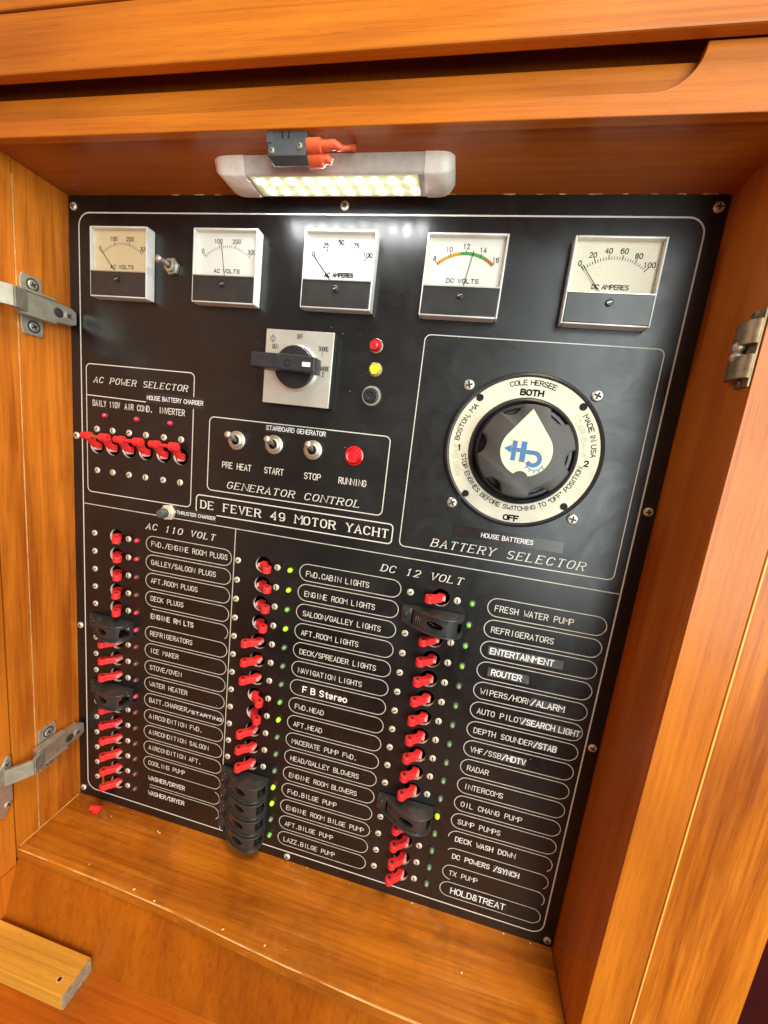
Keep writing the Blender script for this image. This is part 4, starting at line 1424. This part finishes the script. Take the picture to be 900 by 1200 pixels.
# ------------------------------------------------------------------ LED strip lamp under the top of the recess
t = thing('led_lamp', 'lit LED strip lamp with ivory ends fixed under the top panel', 'lamp', (0, 0, 0))
b = bm_new()
prof = [(-0.0468, 0.0153), (-0.0440, 0.0046), (-0.0428, 0.0036), (-0.0180, 0.0036), (-0.0150, 0.0060), (-0.0140, 0.0153)]
prism(b, prof, 0.2065, 0.3475, 0)
obj('housing', b, 'grey_alu', t)
for x0, x1, s in ((0.1790, 0.2064, -1), (0.3476, 0.3680, 1)):
    b = bm_new()
    secs = []
    for q in range(7):
        f = q / 6
        k = math.sqrt(max(0.0, 1 - (f * 0.97) ** 5))
        xx = (x1 - (x1 - x0) * f) if s < 0 else (x0 + (x1 - x0) * f)
        zc = 0.0153
        yc = -0.0305
        secs.append([b.verts.new((xx, yc + (yv - yc) * (0.55 + 0.45 * k) * 1.03, zc - (zc - zv) * (0.25 + 0.75 * k) * 1.05)) for yv, zv in prof])
    for A_, B_ in zip(secs, secs[1:]):
        for i in range(len(prof)):
            j = (i + 1) % len(prof)
            b.faces.new((A_[i], A_[j], B_[j], B_[i]))
    b.faces.new(secs[-1])
    b.faces.new(secs[0][::-1])
    bmesh.ops.recalc_face_normals(b, faces=b.faces)
    obj('end_cap', b, 'ivory', t, 50)
b = bm_new()
box(b, 0.2095, 0.3430, -0.0425, -0.0195, 0.0030, 0.0038, 0.0002)
obj('led_board', b, 'strip', t)
for i in range(10):
    for j in range(2):
        x = 0.2165 + i * 0.0133 + (0.003 if j else 0)
        yv = -0.0365 + j * 0.0115
        b = bm_new()
        g = bmesh.ops.create_uvsphere(b, u_segments=10, v_segments=6, radius=0.0021)
        for v in b.verts:
            v.co = Vector((x + v.co.x, yv + v.co.y, 0.0030 + v.co.z * 0.55))
        obj('led', b, 'led', t)

# small micro switch hanging from the rail edge
t = thing('micro_switch', 'slate grey micro switch with orange wire terminals above the LED lamp', 'micro switch', (0, 0, 0))
b = bm_new()
box(b, 0.2405, 0.2690, -0.0712, -0.0600, -0.0020, 0.0153, 0.0008)
box(b, 0.2395, 0.2440, -0.0718, -0.0700, 0.0060, 0.0140, 0.0004)
obj('body', b, 'slate', t)
for x, z in ((0.2440, 0.0010), (0.2645, 0.0035)):
    o = obj('screw', screw_bm(0.0019, 0.0012), ['nickel', 'slot'], t)
    o.location = (x, -0.0712, z)
b = bm_new()
for x in (0.2510, 0.2555):
    box(b, x, x + 0.0007, -0.0716, -0.0711, 0.0085, 0.0125, 0)
obj('marks', b, 'void', t)
for yv, zv, L_ in ((-0.0680, 0.0055, 0.024), (-0.0630, 0.0005, 0.016)):
    b = bm_new()
    tube(b, [(0.2690, yv, zv), (0.2790, yv, zv), (0.2792, yv, zv), (0.269 + L_ * 0.8, yv, zv + 0.0006), (0.269 + L_, yv + 0.001, zv - 0.001)], [0.0044, 0.0044, 0.0032, 0.0030, 0.0020], 12)
    for q in range(4):
        tube(b, [(0.2702 + q * 0.0022, yv, zv), (0.2712 + q * 0.0022, yv, zv)], 0.0047, 12)
    obj('terminal', b, 'orange_plastic', t)
b = bm_new()
tube(b, [(0.290, -0.066, 0.005), (0.296, -0.062, 0.008), (0.298, -0.056, 0.013), (0.296, -0.050, 0.0152)], 0.0016, 8)
obj('wire', b, 'orange_plastic', t)

# ------------------------------------------------------------------ hinges and catch
def hinge(z, label, open_arm):
    t = thing('hinge', label, 'hinge', (XL, 0, z), 'nickel cup hinges of the open door')
    b = bm_new()   # winged mounting plate on the lining
    prism(b, [(-0.0480, 0.0), (-0.0480, 0.0215), (-0.0465, 0.0262), (-0.0300, 0.0262), (-0.0290, 0.0225), (-0.0290, -0.0225), (-0.0300, -0.0262), (-0.0465, -0.0262), (-0.0480, -0.0215)], 0.0002, 0.0022, 0, 0, 0.0004)
    box(b, 0.0002, 0.0045, -0.0520, -0.0060, -0.0068, 0.0068, 0.0006)
    obj('mounting_plate', b, 'nickel', t)
    for zz in (0.0185, -0.0185):
        b = bm_new()
        lathe(b, [(0.0056, 0.0), (0.0056, 0.0003), (0.0050, 0.00035), (0, 0.00035)], 24)
        bmesh.ops.transform(b, matrix=Matrix.Translation((0.0022, -0.0375, zz)) @ Matrix.Rotation(R(90), 4, 'Z'), verts=b.verts)
        obj('slot', b, 'slot', t)
        b = screw_bm(0.0043, 0.0012, True, 0.5)
        bmesh.ops.transform(b, matrix=Matrix.Translation((0.0022, -0.0375, zz)) @ Matrix.Rotation(R(90), 4, 'Z'), verts=b.verts)
        obj('screw', b, ['nickel', 'slot'], t)
    b = bm_new()   # arm: a channel over the plate
    for q in (-1, 1):
        box(b, 0.0040, 0.0128, -0.0555, -0.0240, *sorted((q * 0.0092, q * 0.0114)), 0.0004)
    prism(b, [(-0.0560, 0.0095), (-0.0300, 0.0098), (-0.0080, 0.0084), (-0.0030, 0.0060), (-0.0030, -0.0060), (-0.0080, -0.0084), (-0.0300, -0.0098), (-0.0560, -0.0095)], 0.0045, 0.0115, 0, 0, 0.0009)
    arm = obj('arm', b, 'steel', t)
    for yv in (-0.0115, -0.0215):
        b = screw_bm(0.0044, 0.0008, True, 0.9)
        bmesh.ops.transform(b, matrix=Matrix.Translation((0.0115, yv, 0)) @ Matrix.Rotation(R(90), 4, 'Z'), verts=b.verts)
        obj('screw', b, ['nickel', 'slot'] if yv > -0.02 else ['slot', 'slot'], arm)
    b = bm_new()   # link to the cup
    for (p, q) in (((0.0100, -0.0500), (0.0160, -0.0640)), ((0.0160, -0.0640), (0.0040, -0.0830))):
        d = Vector((q[0] - p[0], q[1] - p[1])).normalized()
        n = Vector((-d.y, d.x)) * 0.0020
        prism(b, [(p[0] + n.x, p[1] + n.y), (q[0] + n.x, q[1] + n.y), (q[0] - n.x, q[1] - n.y), (p[0] - n.x, p[1] - n.y)], -0.0086, 0.0086, 2, 0, 0.0004)
    obj('link', b, 'link', t)
    b = bm_new()   # cup flange on the door
    prism(b, [(-0.0752, 0.0180), (-0.0765, 0.0210), (-0.0785, 0.0210), (-0.0875, 0.0080), (-0.0885, -0.0420), (-0.0855, -0.0480), (-0.0835, -0.0480), (-0.0752, -0.0330)], 0.0002, 0.0024, 0, 0, 0.0004)
    fl = obj('cup_flange', b, 'nickel', t)
    for zz in (0.0130, -0.0350):
        b = screw_bm(0.0034, 0.0012, True, 0.4)
        bmesh.ops.transform(b, matrix=Matrix.Translation((0.0022, -0.0800, zz)) @ Matrix.Rotation(R(90), 4, 'Z'), verts=b.verts)
        obj('screw', b, ['nickel', 'slot'], fl)
    return t


hinge(-0.1000, 'upper nickel cup hinge on the left lining, cut by the picture edge', False)
hinge(-0.5720, 'lower nickel cup hinge reaching from the left lining to the open door', True)

t = thing('roller_catch', 'small antique brass double ball catch screwed to the right lining', 'catch', (XR, 0, -0.1080))
b = bm_new()
prism(b, [(-0.0725, 0.0225), (-0.0600, 0.0225), (-0.0600, -0.0225), (-0.0725, -0.0225)], -0.0016, -0.0001, 0, 0, 0.0003)
obj('base_plate', b, 'bronze', t)
for zc in (0.0095, -0.0105):
    b = bm_new()
    hw = 0.0068
    prf = [(-0.0725, 0.0016)] + [(-0.0625 + 0.0105 * math.cos(R(a)), 0.0016 + 0.0052 * math.sin(R(a))) for a in range(160, 8, -19)] + [(-0.0520, 0.0016)]
    rows = [[b.verts.new((-xx, yy, zc + s * hw)) for (yy, xx) in prf] for s in (-1, 1)]
    for i in range(len(prf) - 1):
        b.faces.new((rows[0][i], rows[0][i + 1], rows[1][i + 1], rows[1][i]))
    for s in (0, 1):
        b.faces.new(rows[s] if s else rows[s][::-1])
    bmesh.ops.recalc_face_normals(b, faces=b.faces)
    obj('jaw', b, 'bronze', t, 50)
    b = bm_new()
    bmesh.ops.create_uvsphere(b, u_segments=12, v_segments=8, radius=0.0036)
    for v in b.verts:
        v.co += Vector((-0.0045, -0.0610, 0.0095 - 0.0070 if zc > 0 else -0.0105 + 0.0070))
    obj('ball', b, 'nickel', t)
for zz in (0.0200, -0.0200):
    b = screw_bm(0.0028, 0.0014, True, 0.4)
    bmesh.ops.transform(b, matrix=Matrix.Translation((-0.0016, -0.0640, zz)) @ Matrix.Rotation(R(-90), 4, 'Z'), verts=b.verts)
    obj('screw', b, ['bronze', 'slot'], t)

# ------------------------------------------------------------------ small stuff on the sill
t = thing('loose_toggle', 'loose red plastic toggle cap lying on the sill in the left corner', 'toggle', (0.0265, -0.0150, ZB))
b = bm_new()
tube(b, [(-0.0062, 0.0, 0.0036), (-0.0058, 0.0, 0.0036), (0.0050, 0.0022, 0.0034), (0.0056, 0.0024, 0.0034)], [0.0026, 0.0034, 0.0034, 0.0024], 12)
box(b, -0.0010, 0.0060, -0.0030, 0.0060, 0.0004, 0.0040, 0.0007)
obj('cap', b, 'red', t)
b = bm_new()
for i in range(130):
    if i < 45:
        x, y_ = random.uniform(-0.010, 0.12), random.uniform(-0.070, -0.004)
    elif i < 105:
        x, y_ = random.uniform(-0.010, 0.55), random.uniform(-0.0035, -0.0005) if random.random() < 0.7 else random.uniform(-0.07, 0)
    else:
        x = random.uniform(-0.01, 0.55)
        y_ = random.uniform(-0.076, -0.068)
    r = random.choice((0.00015, 0.0002, 0.0002, 0.0003, 0.0004, 0.0009 if random.random() < 0.25 else 0.0003))
    g = bmesh.ops.create_icosphere(b, subdivisions=1, radius=r)
    sx_, sy_, rz = random.uniform(0.7, 1.8), random.uniform(0.6, 1.2), random.uniform(0, 3)
    for v in g['verts']:
        q = Vector((v.co.x * sx_, v.co.y * sy_, v.co.z * 0.6))
        q.rotate(Matrix.Rotation(rz, 3, 'Z'))
        v.co = q + Vector((x, y_, ZB + r * 0.4))
tag(obj('sawdust', b, 'crumb'), 'pale crumbs and sawdust scattered over the sill', 'sawdust', None, 'stuff')

b = bm_new()
for i in range(170):
    if i < 110:
        x, z = random.gauss(0.285, 0.05), random.gauss(-0.10, 0.035)
    else:
        x, z = random.uniform(0.0, 0.55), random.uniform(-0.65, 0.0)
    if not (-0.005 < x < 0.55 and -0.66 < z < 0.008):
        continue
    if z > -0.086 and min(abs(x - c) for c in (0.0558, 0.1684, 0.2764, 0.3826, 0.495)) < 0.034 or math.hypot(x - DX, z - DZ) < 0.067 or abs(x - SX) < 0.035 and abs(z - SZ) < 0.035:
        continue
    r = random.choice((0.00018, 0.00022, 0.0003, 0.00045 if random.random() < 0.3 else 0.00025))
    a0 = random.uniform(0, 6)
    k = random.uniform(0.4, 1.0)
    flat(b, [(x + r * math.cos(a0 + q * 1.047), z + k * r * math.sin(a0 + q * 1.047)) for q in range(6)], -0.00008)
tag(obj('dust', b, 'fleck'), 'pale dust flecks on the black plate below the lamp', 'dust', None, 'stuff')
